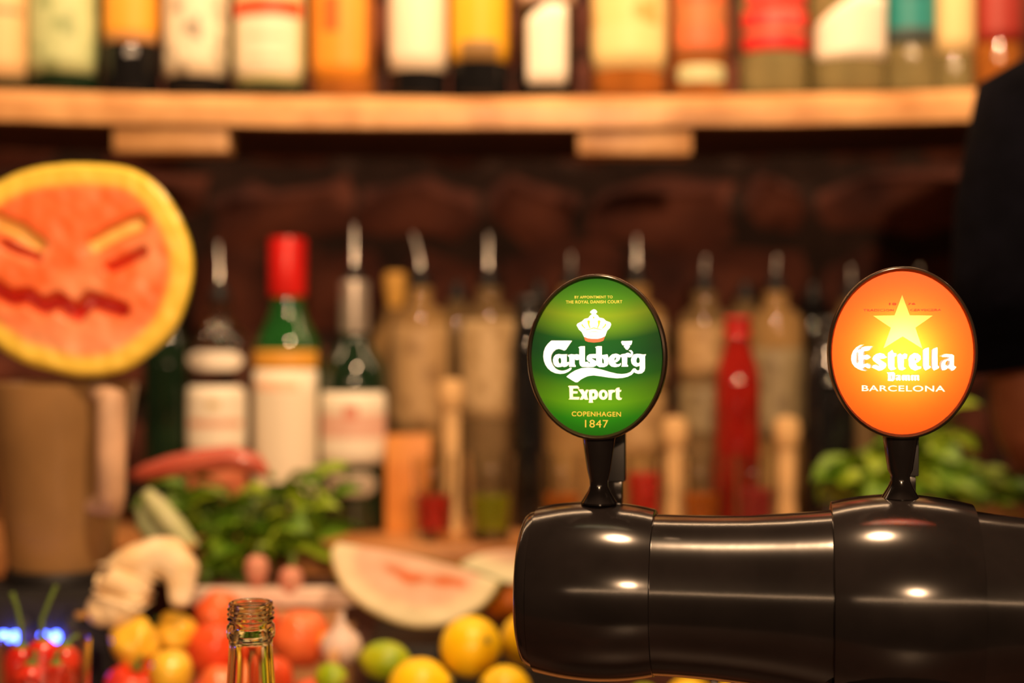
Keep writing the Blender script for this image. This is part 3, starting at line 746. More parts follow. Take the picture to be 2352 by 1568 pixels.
zc0, zc1 = zl(682), zl(548)
lathe('cap', [(.0215, zc0), (.0225, zc0+.002), (.0228, zc1-.004), (.0215, zc1), (0, zc1+.0005)], capr, g2, 28)
ll = label_mat('lb_tonic', (.84, .78, .64), [(0, 1, .36, .70, (.74, .46, .36)), (.42, .58, .62, .82, (.66, .26, .18))])
g3 = low(814, 78, dgreen, 'dark green gin bottle with white and pink label and steel pourer', 860, 780, 655, [(902, 1068, 1.25, ll, .010), (1088, 1140, .8, label_mat('lb_oval', (.46, .38, .28), [(.2, .8, .35, .65, (.30, .26, .22))]), .016)], pour=(.05, 0), neck=.0155, group='bottles on the back bar', name='gin_bottle')
lathe('foil', [(.0176, zl(765)), (.0180, zl(760)), (.0178, zl(650)), (.0160, zl(646)), (.010, zl(645))], mat('silver_foil', (.52, .46, .40), .35, metal=.7, var=.15), g3, 28)
# white fan collar on the clear gin bottle
gin = [o for o in COL.objects if o.get('label', '').startswith('clear gin bottle')][0]
rg = 76*Y1/FPX
label_patch(gin, rg, Z(852, Y1-rg)-ST, Z(808, Y1-rg)-ST, 1.0, fan, corner=.020, name='neck_label')

kraft = label_mat('lb_kraft', (.50, .33, .15), blot=((.34, .21, .09), 3)); kraft2 = label_mat('lb_kraft2', (.58, .42, .22), blot=((.40, .27, .12), 5))
grey_l = label_mat('lb_greyolive', (.30, .24, .13), blot=((.20, .15, .08), 4))
Y2 = 1.80
corkm = mat('cork', (.72, .40, .08), .6, var=.15)
cb5 = low(908, 62, honey, 'honey coloured bottle with a rounded yellow cork stopper', 800, 730, 705, [(850, 1000, 1.2, grey_l)], Y=1.89, group='bottles on the back bar', name='liquor_bottle')
zc = zl(704, 1.89); lathe('stopper', [(.010, zc), (.013, zc+.010), (.0155, zc+.028), (.0155, zc+.040), (.013, zc+.045), (0, zc+.046)], corkm, cb5, 24)
rowspec = [(965, 70, honey, 'honey spirit bottle with pourer next to the yellow cork stopper', 730, 695, 660, [(745, 990, 1.3, kraft)], (.045, -.5)),
           (1122, 68, smoky, 'smoky brown spirit bottle with pourer left of the green badge', 725, 690, 660, [(735, 960, 1.2, kraft2)], (.045, 0)),
           (1312, 64, honey, 'honey spirit bottle whose pourer rises just above the green badge', 730, 695, 660, [], (.02, 0)),
           (1462, 68, honey, 'honey spirit bottle with tall pourer at the right rim of the green badge', 720, 690, 655, [(735, 880, 1.3, kraft2), (905, 1040, 1.3, kraft)], (.04, 0)),
           (1618, 64, smoky, 'smoky spirit bottle with pourer between the two badges', 735, 700, 670, [(745, 860, 1.3, kraft), (890, 1000, 1.3, grey_l)], (.022, .1)),
           (1782, 64, honey, 'honey spirit bottle with pourer right of the red bottle', 735, 700, 670, [(800, 1010, 1.3, grey_l)], (.022, .1)),
           (1955, 62, smoky, 'smoky spirit bottle whose pourer shows left above the orange badge', 760, 710, 690, [], (.02, 0)),
           (2112, 62, darkg, 'dark spirit bottle with pourer right behind the orange badge', 760, 710, 690, [], (.02, 0))]
for px, rp, gl, lb, a, b_, c, Ls, pr in rowspec:
    low(px, rp, gl, lb, a, b_, c, Ls, Y=Y2, pour=pr, group='spirit bottles with steel pourers', name='spirit_bottle')
Y3 = 1.905
for px, gl, lb in ((1050, smoky, 'rear spirit bottle between the two leftmost pourers of the row'), (1238, darkg, 'rear dark spirit bottle at the left rim of the green badge'),
               (1712, smoky, 'rear spirit bottle straight behind the red spirit bottle'), (1868, darkg, 'rear dark spirit bottle left of the orange badge')):
    low(px, 58, gl, lb, 740, 705, 690, [], Y=Y3, pour=(.004, 0), group='rear row of spirit bottles', name='spirit_bottle')
low(1694, 52, redsp, 'red spirit bottle standing between the two badges', 860, 790, 735, [], Y=1.70, group='bottles on the back bar', cap=(capr, .022, .016))
low(1215, 40, darkg, 'slim black bottle left behind the green badge', 780, 720, 690, [], Y=1.70, group='bottles on the back bar', cap=(capb, .03, .016))
low(1905, 58, darkg, 'black bottle left behind the orange badge', 860, 790, 740, [], Y=1.70, group='bottles on the back bar', cap=(capb, .03, .016))

# ---- tumblers with syrups on the step edge, muddlers in two of them
liq = {'red': mat('red_syrup', (.62, .03, .02), .15, var=.15), 'green': mat('lime_syrup', (.42, .44, .02), .15, var=.15), 'orange': mat('orange_syrup', (.70, .20, .03), .15, var=.15), 'pink': mat('pink_syrup', (.55, .06, .06), .15, var=.15)}
YT = 1.605
def tumbler(px, w_, top, liquid, lpy, label):
    Y = YT; k = Y/FPX; r = w_/2*k; h = Z(top, Y)-ST-.0005
    e = empty('tumbler', (X(px, Y), Y, ST+.0005), label, 'glass', 'tumblers along the back bar step')
    lathe('glass', [(0, 0), (r*.80, 0), (r*.86, .003), (r, h), (r-.0018, h), (r*.86-.0022, .012), (0, .011)], clear, e, 32)
    zt = Z(lpy, Y)-ST; q = r*.86-.0030
    lathe('syrup', [(0, .0118), (q-.001, .0122), (q+(r*.14)*(zt/h)-.0006, zt), (0, zt)], liq[liquid], e, 28)
    return e
tumbler(995, 98, 1045, 'red', 1135, 'tumbler with red syrup beside the orange wooden box')
tumbler(1128, 112, 1040, 'green', 1135, 'tumbler with lime green syrup left of the tap tower')
tumbler(1290, 100, 1040, 'orange', 1130, 'tumbler with orange syrup behind the stem of the green badge')
tumbler(1480, 92, 1045, 'red', 1085, 'tumbler filled high with red syrup right of the green badge stem')
tumbler(1612, 100, 1045, 'orange', 1130, 'tumbler with orange syrup between the two badge stems')
tumbler(1735, 100, 1045, 'pink', 1120, 'tumbler with pink syrup near the right mint plant')
mudm = mat('muddler_wood', (.62, .40, .18), .5, var=.2)
def muddler(px, top, bot, label, dx=.0):
    Y = YT; k = Y/FPX; z0 = ST+.0135; h = Z(top, Y)-z0
    e = empty('muddler', (X(px, Y), Y, z0), label, 'muddler', 'wooden muddlers'); e.rotation_euler = (0, dx, 0)
    lathe('shaft', [(0, 0), (.010, .001), (.011, .012), (.0085, .04), (.0095, h-.045), (.0085, h-.04)], mudm, e, 20)
    lathe('knob', [(.0085, h-.04), (.013, h-.03), (.0145, h-.015), (.012, h-.003), (0, h)], mudm, e, 20)
    return e
# these stand on the step between the glasses
def mud_at(px, Y, top, label):
    z0 = ST+.0004; h = Z(top, Y)-z0
    e = empty('muddler', (X(px, Y), Y, z0), label, 'muddler', 'wooden muddlers')
    lathe('shaft', [(0, 0), (.012, .0), (.0125, .012), (.0095, .04), (.0105, h-.045), (.0095, h-.04)], mudm, e, 20)
    lathe('knob', [(.0095, h-.04), (.0145, h-.03), (.016, h-.015), (.013, h-.003), (0, h)], mudm, e, 20)
mud_at(1037, 1.668, 868, 'upright wooden muddler between the red and green tumblers')
mud_at(1550, 1.668, 955, 'upright wooden muddler right of the green badge')
mud_at(1808, 1.668, 955, 'upright wooden muddler left of the right mint plant')
# orange brown wooden box behind the red tumbler
wbx = empty('wooden_box', (X(940, 1.69), 1.69, ST+.0004), 'orange brown wooden box behind the red syrup tumbler', 'box')
k = 1.69/FPX; hw = 50*k; hh = Z(1000, 1.69)-ST
owood = mat('orange_wood', (.62, .22, .04), .45, color2=(.74, .32, .07), vscale=20)
box('front_board', (-hw, -.028, 0), (hw+.0, -.022, hh), owood, wbx, .001)
box('rear_board', (-hw, .012, 0), (hw, .018, hh), owood, wbx, .001)
box('side_board', (-hw, -.022, 0), (-hw+.006, .012, hh), owood, wbx, .001)
box('side_board', (hw-.006, -.022, 0), (hw, .012, hh), owood, wbx, .001)
box('bottom_board', (-hw+.006, -.022, 0), (hw-.006, .012, .006), owood, wbx, .001)

# ------------------------------------------------------------------ blender with the carved watermelon
YJ = 1.36; jx = X(140, YJ); kj = YJ/FPX
bl = empty('blender', (jx, YJ, FC), 'bar blender with smoky jug and black base under the carved watermelon', 'blender')
zj = lambda py: Z(py, YJ)-FC
jug_m = mat('smoky_jug', (.46, .27, .11), .28, trans=.35, color2=(.28, .16, .06), vscale=8)
lathe('jug', [(0, zj(1300)), (.046, zj(1300)), (.048, zj(1290)), (.054, zj(1180)), (.064, zj(1000)), (.070, zj(900)), (.071, zj(880)), (.069, zj(878)), (.066, zj(900)), (.060, zj(1000)), (.050, zj(1180)), (.044, zj(1285)), (0, zj(1287))], jug_m, bl, 40)
hnd = mat('frosted_handle', (.58, .38, .25), .5, var=.15)
hx = lambda px: X(px, YJ-.05)-jx
zh = lambda py: Z(py, YJ-.055)-FC
tube('handle', [(.050, -.034, zh(905)), (.052, -.052, zh(903)), (hx(262), -.060, zh(915)), (hx(262), -.062, zh(960)), (hx(262), -.060, zh(1050)), (hx(260), -.057, zh(1130)), (hx(257), -.050, zh(1158)), (.040, -.036, zh(1165))],
     [.008, .011, .0135, .0135, .0135, .0135, .012, .008], hnd, bl, 14)
# motor base
def taper_box(name, w0, d0, w1, d1, z0, z1, m, parent, bev=.008):
    bm = bmesh.new()
    lo = [bm.verts.new((sx*w0/2, sy*d0/2, z0)) for sx, sy in ((-1, -1), (1, -1), (1, 1), (-1, 1))]
    hi = [bm.verts.new((sx*w1/2, sy*d1/2, z1)) for sx, sy in ((-1, -1), (1, -1), (1, 1), (-1, 1))]
    bm.faces.new(lo); bm.faces.new(hi)
    for i in range(4): bm.faces.new((lo[i], lo[(i+1) % 4], hi[(i+1) % 4], hi[i]))
    bmesh.ops.bevel(bm, geom=bm.edges[:], offset=bev, segments=3, affect='EDGES')
    o = bmobj(name, bm, m, parent); autosmooth(o, 35); return o
taper_box('motor_base', .165, .16, .135, .13, .0005, zj(1330), black_matte, bl)
lathe('jug_seat', [(0, zj(1334)), (.050, zj(1334)), (.052, zj(1320)), (.050, zj(1300)), (.0, zj(1300))], black_matte, bl, 32)
led = mat('blue_led', (.1, .1, .8), .4, emit=(.05, .10, 1.0), es=14, var=.01)
for px in (8, 34, 100, 130):
    lo_x = X(px, YJ-.078)-jx
    o = lathe('indicator_light', [(0, -.0012), (.0042, -.001), (.0045, .002), (0, .0022)], led, bl, 14); o.rotation_euler = (math.pi/2, 0, 0); o.location = (lo_x, -.0768, Z(1462, YJ-.078)-FC)
for px in (55, 165):
    o = lathe('button', [(.0, .001), (.006, .001), (.007, .0035), (.006, .006), (0, .0062)], mat('grey_button', (.05, .05, .05), .4, var=.2), bl, 14); o.rotation_euler = (math.pi/2, 0, 0); o.location = (X(px, YJ-.072)-jx, -.070, zj(1400))

def radial(pts, c):
    """outline points -> radius as a function of angle"""
    pts = catmull(pts, 8); A = sorted((math.atan2(-(y-c[1]), x-c[0]), math.hypot(x-c[0], y-c[1])) for x, y in pts)
    def f(a):
        a = (a+math.pi) % (2*math.pi)-math.pi
        for (a0, r0_), (a1, r1) in zip(A, A[1:]):
            if a0 <= a <= a1: return r0_+(r1-r0_)*((a-a0)/(a1-a0+1e-9))
        a0, r0_ = A[-1]; a1, r1 = A[0][0]+2*math.pi, A[0][1]
        aa = a if a > a0 else a+2*math.pi
        return r0_+(r1-r0_)*((aa-a0)/(a1-a0+1e-9))
    return f
def segd(p, a, b):
    ax, ay = a; bx, by = b; px, py = p
    t = max(0, min(1, ((px-ax)*(bx-ax)+(py-ay)*(by-ay))/((bx-ax)**2+(by-ay)**2+1e-9)))
    return math.hypot(px-ax-t*(bx-ax), py-ay-t*(by-ay))
def pld(p, pl): return min(segd(p, a, b) for a, b in zip(pl, pl[1:]))
FLESH = (.88, .17, .045); FLESHP = (.86, .30, .13); RIND = (.86, .62, .08); SKIN = (.42, .34, .02); DARK = (.55, .015, .008); FLESHLIT = (.82, .46, .26)
def carved_melon():
    Yf = 1.285; C = (150, 620)
    out = [(440, 600), (430, 680), (395, 760), (330, 822), (270, 855), (190, 866), (110, 850), (50, 832), (0, 802), (-60, 755), (-110, 680), (-125, 600), (-105, 520), (-60, 455), (0, 412), (70, 385), (150, 374), (240, 376), (315, 392), (378, 445), (424, 528)]
    f = radial(out, C); k = Yf/FPX
    NA, NRR = 220, 64; vs_, ti, fs = [], [], []
    mouth = [(-75, 690), (-30, 655), (20, 685), (60, 680), (95, 705), (130, 690), (170, 722), (205, 690), (235, 700), (275, 712)]
    eyes = [[(252, 615), (288, 598), (325, 578)], [(10, 560), (40, 575), (80, 590)]]
    brows = [[(218, 560), (270, 530), (318, 510)], [(85, 560), (45, 530), (-10, 505)]]
    e = empty('carved_watermelon', (X(C[0], Yf), Yf, Z(C[1], Yf)), 'half watermelon carved with a grinning face, standing on the blender jug', 'watermelon')
    def put(px, py, d): vs_.append(((px-C[0])*k, d, -(py-C[1])*k))
    for j in range(NRR+1):
        t = j/NRR
        for i in range(NA):
            a = 2*math.pi*i/NA; rr = f(a)*t; px = C[0]+rr*math.cos(a); py = C[1]-rr*math.sin(a)
            edge = f(a)*(1-t)
            md = pld((px, py), mouth); ed = min(pld((px, py), q) for q in eyes); bd = min(pld((px, py), q) for q in brows)
            dep = .016*(1-sstep(8, 26, md))+.014*(1-sstep(4, 17, ed))+.008*(1-sstep(10, 26, bd))
            n1 = noise.noise(Vector((px*.013, py*.013, 0))); n2 = noise.noise(Vector((px*.03, py*.03, 4)))
            dep += .0012*n2+.004*(1-sstep(0, 14, edge))
            c = lerp(FLESH, FLESHP, sstep(-.2, .5, n1+(py-640)*.0012))
            low_ = sstep(690, 800, py); c = lerp(c, FLESHLIT, low_*.5)  # lower flesh paled: the stronger light there is put into the tint
            c = lerp(c, RIND, 1-sstep(34, 62, edge)); c = lerp(c, SKIN, 1-sstep(1, 6, edge))
            c = lerp(c, DARK, 1-sstep(6, 24, md)); c = lerp(c, DARK, .75*(1-sstep(3, 15, ed))); c = lerp(c, (.84, .50, .12), (1-sstep(7, 22, bd)))
            put(px, py, dep); ti.append(c)
    for j in range(NRR):
        for i in range(NA):
            i2 = (i+1) % NA; fs.append((j*NA+i, j*NA+i2, (j+1)*NA+i2, (j+1)*NA+i))
    o = mobj('flesh', vs_, fs, attr_mat('melon_flesh', .35, bump=.08), e, tint=ti)
    # rind dome behind the cut face
    vs_, ti, fs = [], [], []; ND = 14; DEP = .085
    for j in range(ND+1):
        q = j/ND*math.pi/2; t = math.cos(q); d = .004+DEP*math.sin(q)
        for i in range(NA):
            a = 2*math.pi*i/NA; rr = f(a)*max(t, .01); px = C[0]+rr*math.cos(a); py = C[1]-rr*math.sin(a)
            put(px, py, d)
            s = .5+.5*math.sin(a*14+3*noise.noise(Vector((a*2, d*40, 1))))
            ti.append(lerp((.40, .34, .02), (.12, .20, .02), sstep(.2, .9, s)*sstep(.0, .25, j/ND)))
    for j in range(ND):
        for i in range(NA):
            i2 = (i+1) % NA; fs.append((j*NA+i, (j+1)*NA+i, (j+1)*NA+i2, j*NA+i2))
    fs.append(tuple(range(ND*NA, (ND+1)*NA)))
    mobj('rind', vs_, fs, attr_mat('melon_rind', .3), e, tint=ti)
carved_melon()

def wedge_melon(pxs_top, arc, Yf, depth, label, skew=(0.0, 0.0), streak=True):
    top = catmull(pxs_top, 8, False); arc = catmull(arc, 8, False)
    def resample(pl, n):
        L = [0]
        for a, b in zip(pl, pl[1:]): L.append(L[-1]+math.dist(a, b))
        out = []
        for i in range(n+1):
            s = L[-1]*i/n; j = 0
            while j < len(L)-2 and L[j+1] < s: j += 1
            t = (s-L[j])/(L[j+1]-L[j]+1e-9); out.append(lerp(pl[j], pl[j+1], t))
        return out
    NU, NV = 60, 26; T = resample(top, NU); B = resample(arc, NU)
    cx, cy = arc[len(arc)//2]; k = Yf/FPX
    e = empty('watermelon_wedge', (X(cx, Yf), Yf, Z(cy, Yf)), label, 'watermelon', 'watermelon wedges')
    vs_, ti, fs = [], [], []
    for i in range(NU+1):
        for j in range(NV+1):
            px, py = lerp(T[i], B[i], j/NV); d = pld((px, py), arc)
            nz = noise.noise(Vector((px*.02, py*.02, 2)))
            c = lerp((.94, .90, .62), (.92, .62, .46), sstep(34, 66, d+nz*8))
            c = lerp((.55, .46, .04), c, sstep(1, 8, d))
            if streak:
                sd = pld((px, py), [(890, 1305), (940, 1325), (1010, 1335), (1060, 1338)]); c = lerp((.82, .22, .08), c, sstep(2, 17, sd+nz*12))
            vs_.append(((px-cx)*k, .0015*nz+.003*(1-sstep(0, 10, d)), -(py-cy)*k)); ti.append(c)
    for i in range(NU):
        for j in range(NV):
            a = i*(NV+1)+j; fs.append((a, a+NV+1, a+NV+2, a+1))
    mobj('flesh', vs_, fs, attr_mat('melon_flesh', .35), e, tint=ti)
    # skin: arc swept to the back, closing towards the top edge
    vs_, ti, fs = [], [], []; ND = 10
    for j in range(ND+1):
        q = j/ND*math.pi/2
        for i in range(NU+1):
            t = math.cos(q)**.8; px, py = lerp(T[i], B[i], t)
            vs_.append(((px-cx)*k+skew[0]*math.sin(q), .003+depth*math.sin(q), -(py-cy)*k+skew[1]*math.sin(q)))
            s = noise.noise(Vector((px*.03, j*.3, 5))); ti.append(lerp((.20, .24, .02), (.07, .12, .015), sstep(-.2, .3, s)))
    for j in range(ND):
        for i in range(NU):
            a = j*(NU+1)+i; fs.append((a, a+NU+1, a+NU+2, a+1))
    mobj('rind', vs_, fs, attr_mat('melon_rind', .3), e, tint=ti)
    return e
wedge_melon([(776, 1246), (850, 1258), (930, 1272), (1000, 1290), (1070, 1308), (1148, 1336)],
            [(772, 1246), (758, 1268), (768, 1318), (800, 1368), (860, 1412), (940, 1440), (1020, 1438), (1090, 1408), (1130, 1374), (1150, 1338)],
            1.36, .07, 'pink watermelon wedge lying above the lemons', (.012, -.014))
wedge_melon([(1058, 1292), (1110, 1270), (1170, 1262), (1260, 1265), (1330, 1285)],
            [(1056, 1294), (1066, 1312), (1120, 1336), (1190, 1346), (1270, 1330), (1332, 1290)],
            1.44, .05, 'pale watermelon slice half hidden behind the tap tower', (.0, -.010), streak=False)

# black fruit crate under the wedges
crt = empty('fruit_crate', (X(1060, 1.42), 1.42, FC+.0005), 'black fruit crate under the watermelon wedge', 'crate')
w0 = X(840, 1.36)-crt.location.x; w1 = X(1400, 1.36)-crt.location.x; hcr = .088
box('front_board', (w0, -.058, 0), (w1, -.052, hcr), black_matte, crt, .0015)
box('rear_board', (w0, .072, 0), (w1, .078, hcr), black_matte, crt, .0015)
box('side_board', (w0, -.052, 0), (w0+.006, .072, hcr), black_matte, crt, .0015)
box('side_board', (w1-.006, -.052, 0), (w1, .072, hcr), black_matte, crt, .0015)
box('bottom_board', (w0+.006, -.052, 0), (w1-.006, .072, .006), black_matte, crt, .0015)
box('lid_board', (w0+.006, -.050, hcr-.008), (w1-.006, .070, hcr), black_matte, crt, .0015)

# ------------------------------------------------------------------ citrus
lemon_m = mat('lemon_skin', (.90, .56, .006), .34, color2=(.92, .64, .012), vscale=40, bump=.12, bscale=220)
orange_m = mat('orange_skin', (.80, .20, .006), .4, var=.1, vscale=40, bump=.15, bscale=220)
lime_m = mat('lime_skin', (.22, .38, .008), .34, color2=(.48, .52, .012), vscale=25, bump=.12, bscale=220)
pip_m = mat('citrus_navel', (.30, .24, .04), .7, var=.2)
def citrus(name, loc, r, m, label, group, rot=(0, 0, 0), el=1.12):
    e = empty(name, loc, label, name, group)
    prof = []
    for i in range(25):
        q = -math.pi/2+math.pi*i/24; rr = r*math.cos(q); z_ = r*el*math.sin(q)
        tip = max(0, abs(math.sin(q))-.94)/.06; z_ += math.copysign(r*.14*tip, q) if el > 1.05 else 0
        prof.append((max(rr, 0) if 0 < i < 24 else 0, z_))
    e.rotation_euler = rot
    lathe('fruit', prof, m, e, 28)
    zt = prof[-1][1]; lathe('navel', [(0, zt-.0004), (.0035, zt-.0009), (.003, zt+.0010), (0, zt+.0014)], pip_m, e, 10)
    return e
YLm = 1.24
def citat(px, py, rpx, Y, *a, **k_):
    return citrus(a[0], W(px, py, Y), rpx*Y/FPX, *a[1:], **k_)
citat(1081, 1484, 70, 1.240, 'lemon', lemon_m, 'round yellow lemon topmost beside the end of the tap tower', 'lemons on the fruit counter', rot=(1.2, .0, .6), el=1.04)
citat(962, 1577, 66, 1.215, 'lemon', lemon_m, 'lemon at the bottom edge left of the topmost lemon', 'lemons on the fruit counter', rot=(1.3, .3, 1.2), el=1.1)
citat(1160, 1588, 60, 1.200, 'lemon', lemon_m, 'lemon at the bottom edge under the end of the tap tower', 'lemons on the fruit counter', rot=(1.2, .2, -.9), el=1.06)
citat(1210, 1468, 60, 1.29, 'lemon', lemon_m, 'lemon mostly hidden behind the tap tower end', 'lemons on the fruit counter', rot=(1.0, .2, .4), el=1.1)
citat(884, 1516, 44, 1.275, 'lime', lime_m, 'green lime left of the lemons', 'limes on the fruit counter', rot=(math.pi/2, 0, 1.35), el=1.32)
citat(760, 1556, 34, 1.20, 'lime', lime_m, 'small lime at the bottom edge near the crate', 'limes on the fruit counter', rot=(math.pi/2, 0, .9), el=1.2)
citat(1580, 1606, 50, 1.27, 'lemon', lemon_m, 'yellow lemon peeking out below the tap pipe', 'lemons on the fruit counter', rot=(1.2, 0, 1.5), el=1.1)
citat(1700, 1606, 50, 1.27, 'lemon', lemon_m, 'second lemon below the tap pipe beside the lime', 'lemons on the fruit counter', rot=(1.2, 0, -1.2), el=1.15)
citat(1478, 1614, 44, 1.22, 'lime', lime_m, 'green lime peeking out below the tap pipe', 'limes on the fruit counter', rot=(1.2, 0, .2), el=1.2)
citat(1172, 1378, 62, 1.52, 'orange', orange_m, 'orange behind the wedge beside the tap tower end', 'oranges on the fruit counter', rot=(.5, 0, 0), el=1.0)
# dark tray that carries the citrus pile
cty = empty('citrus_tray', (X(1180, 1.235), 1.235, FC+.0005), 'dark slatted tray under the lemons and limes', 'tray')
tx0, tx1 = X(800, 1.235)-cty.location.x, X(1760, 1.235)-cty.location.x
for yy in (-.060, -.036, -.012, .012, .036):
    box('slat', (tx0, yy, .048), (tx1, yy+.020, .056), black_matte, cty, .001)
for xx in (tx0+.01, (tx0+tx1)/2, tx1-.02):
    box('runner', (xx, -.058, 0), (xx+.012, .054, .0478), black_matte, cty, .001)

# ------------------------------------------------------------------ wooden crate with tomatoes
YC = 1.33
cx0, cx1 = X(436, 1.40), X(800, 1.33)
ct = empty('wooden_crate', ((cx0+cx1)/2, 1.325, FC+.0005), 'open wooden crate of red tomatoes behind the glass bottle', 'crate')
hwid = (cx1-cx0)/2; zr = Z(1350, 1.405)-FC
paint = mat('pale_crate_rim', (.86, .68, .56), .55, var=.12)
box('rear_board', (-hwid+.012, .076, .008), (hwid-.012, .086, zr-.020), crate_m, ct, .002)
box('rear_rim', (-hwid, .072, zr-.0170), (hwid, .088, zr), paint, ct, .003)
box('side_board', (hwid-.010, -.072, .006), (hwid, .071, .105), crate_m, ct, .002)
box('side_board', (-hwid, -.072, .006), (-hwid+.010, .071, .075), crate_m, ct, .002)
box('corner_post', (hwid-.026, .060, .006), (hwid-.0105, .0715, zr-.018), crate_m, ct, .002)
box('corner_post', (-hwid+.0105, .060, .006), (-hwid+.026, .0715, zr-.018), crate_m, ct, .002)
box('front_board', (-hwid, -.083, .006), (hwid, -.073, .05), crate_m, ct, .002)
box('bottom_board', (-hwid, -.083, 0), (hwid, .088, .0055), crate_m, ct, .001)
tom_m = mat('tomato_skin', (.70, .014, .008), .28, color2=(.74, .10, .025), vscale=14, coat=.3)
tomo_m = mat('orange_tomato_skin', (.68, .05, .012), .28, color2=(.80, .20, .06), vscale=10, coat=.3)
calyx_m = mat('calyx', (.10, .22, .02), .6, var=.3)
def tomato(loc, r, label, lobes=6, sq=.82, m=tom_m, rot=(0, 0, 0), name='tomato', group='tomatoes in the crate', amp=.09, el=1.0):
    e = empty(name, loc, label, name.replace('_', ' '), group); e.rotation_euler = rot
    vs_, fs = [], []; A, B = 40, 20
    for j in range(B+1):
        q = -math.pi/2+math.pi*j/B
        for i in range(A):
            a = 2*math.pi*i/A; l = 1+amp*math.cos(lobes*a)*abs(math.sin(q))**.6*(1 if q > 0 else .6)-amp*.5
            rr = r*math.cos(q)*l; z_ = r*sq*math.sin(q)*el
            if q > 0: z_ -= r*.28*max(0, math.sin(q)-.75)/.25*max(0, math.sin(q)-.75)/.25
            vs_.append((rr*math.cos(a), rr*math.sin(a), z_))
    for j in range(B):
        for i in range(A):
            i2 = (i+1) % A; fs.append((j*A+i, j*A+i2, (j+1)*A+i2, (j+1)*A+i))
    bm = bmesh.new(); bv = [bm.verts.new(v) for v in vs_]
    for f in fs: bm.faces.new([bv[i] for i in f])
    bmesh.ops.remove_doubles(bm, verts=bm.verts, dist=1e-6)
    bmobj('fruit', bm, m, e)
    zt = r*sq*el*.76
    cv, cf = [(0, 0, zt+.001)], []
    for i in range(10):
        a = 2*math.pi*i/10; q = r*.28 if i % 2 == 0 else r*.10; cv.append((q*math.cos(a), q*math.sin(a), zt+(.005 if i % 2 == 0 else .0015)))
    for i in range(10): cf.append((0, 1+i, 1+(i+1) % 10))
    c = mobj('calyx', cv, cf, calyx_m, e); sm = c.modifiers.new('s', 'SOLIDIFY'); sm.thickness = .0012
    tube('stalk', [(0, 0, zt), (.001, 0, zt+.007), (.003, .001, zt+.012)], [.0026, .002, .0024], stem_m, e, 8)
    return e
tz = FC+.0065
tomato(W(692, 1466, 1.34), .029, 'big ribbed red tomato right behind the glass bottle', m=tomo_m, rot=(-1.0-.5, .1, .3))
tomato(W(492, 1492, 1.30), .027, 'red tomato left of the glass bottle in the crate', rot=(-1.0-.3, -.2, 0))
tomato(W(500, 1412, 1.355), .025, 'orange red tomato under the pale crate rim', m=tomo_m, rot=(-1.0-.2, .3, 1))
tomato(W(596, 1440, 1.375), .022, 'red tomato hidden behind the bottle neck', rot=(-1.0-.3, 0, .5))
tomato(W(622, 1560, 1.272), .022, 'low red tomato in front of the big ribbed one', rot=(-1.0-.4, .2, .8))
tomato(W(712, 1600, 1.282), .017, 'lowest red tomato at the crate side', rot=(-1.0-.4, -.2, .2))
tomato(W(505, 1585, 1.275), .024, 'pink red tomato at the bottom edge left of the bottle', m=tomo_m, rot=(-1.0-.4, .2, .2))
tomato(W(312, 1578, 1.24), .028, 'single red tomato at the bottom edge below the ginger', rot=(.3, .1, .2), group='tomatoes beside the crate')
# pale bulb on the crate side
gar = empty('garlic_bulb', W(783, 1482, 1.285), 'pale garlic bulb on the crate edge', 'garlic')
lathe('bulb', [(0, -.017), (.010, -.016), (.017, -.009), (.0195, 0), (.016, .009), (.008, .015), (.004, .022), (.003, .030), (0, .031)], mat('garlic_skin', (.62, .50, .44), .5, color2=(.72, .56, .50), vscale=30), gar, 20)
lathe('root_plate', [(0, -.019), (.006, -.0185), (.0065, -.016), (0, -.0158)], mat('garlic_root', (.40, .30, .18), .8, var=.2), gar, 10)
citat(758, 1476, 26, 1.325, 'lemon', lemon_m, 'small yellow lemon against the crate side by the garlic', 'lemons on the fruit counter', rot=(1, .2, .4), el=1.1)

# ------------------------------------------------------------------ ginger and yellow peppers
def skin_obj(name, joints, edges, radii, m, parent, sub=2):
    me = bpy.data.meshes.new(name); me.from_pydata([tuple(j) for j in joints], edges, []); me.update()
    o = bpy.data.objects.new(name, me); COL.objects.link(o); o.parent = parent
    md = o.modifiers.new('skin', 'SKIN'); sb = o.modifiers.new('sub', 'SUBSURF'); sb.levels = sub; sb.render_levels = sub
    for i, r_ in enumerate(radii): me.skin_vertices[0].data[i].radius = (r_, r_) if not isinstance(r_, tuple) else r_
    me.skin_vertices[0].data[0].use_root = True
    me.materials.append(m); md.use_smooth_shade = True
    return o
gin_m = mat('ginger_skin', (.84, .62, .34), .6, color2=(.95, .86, .64), vscale=28, bump=.35, bscale=70)
Yg = 1.277
def gpt(px, py, dy=0): return W(px, py, Yg+dy)
ge = empty('ginger_root', gpt(300, 1400), 'knobbly cream ginger root beside the blender', 'ginger')
def rel(ps): return [p-ge.location for p in ps]
J = rel([gpt(270, 1392), gpt(285, 1340), gpt(300, 1290, .005), gpt(290, 1262, .005), gpt(240, 1320, -.005), gpt(232, 1406, -.01), gpt(195, 1412, -.015), gpt(262, 1440), gpt(350, 1275, .01), gpt(395, 1288, .012), gpt(430, 1262, .015), gpt(420, 1318, .008), gpt(415, 1368, .004), gpt(412, 1398, 0), gpt(318, 1388, .0)])
Ed = [(0, 1), (1, 2), (2, 3), (1, 4), (0, 5), (5, 6), (0, 7), (2, 8), (8, 9), (9, 10), (9, 11), (11, 12), (12, 13), (0, 14)]
skin_obj('root', J, Ed, [.026, .024, .019, .012, .016, .018, .009, .015, .019, .022, .014, .015, .012, .009, .010], gin_m, ge)
scar = mat('ginger_scar', (.44, .24, .08), .8, var=.2)
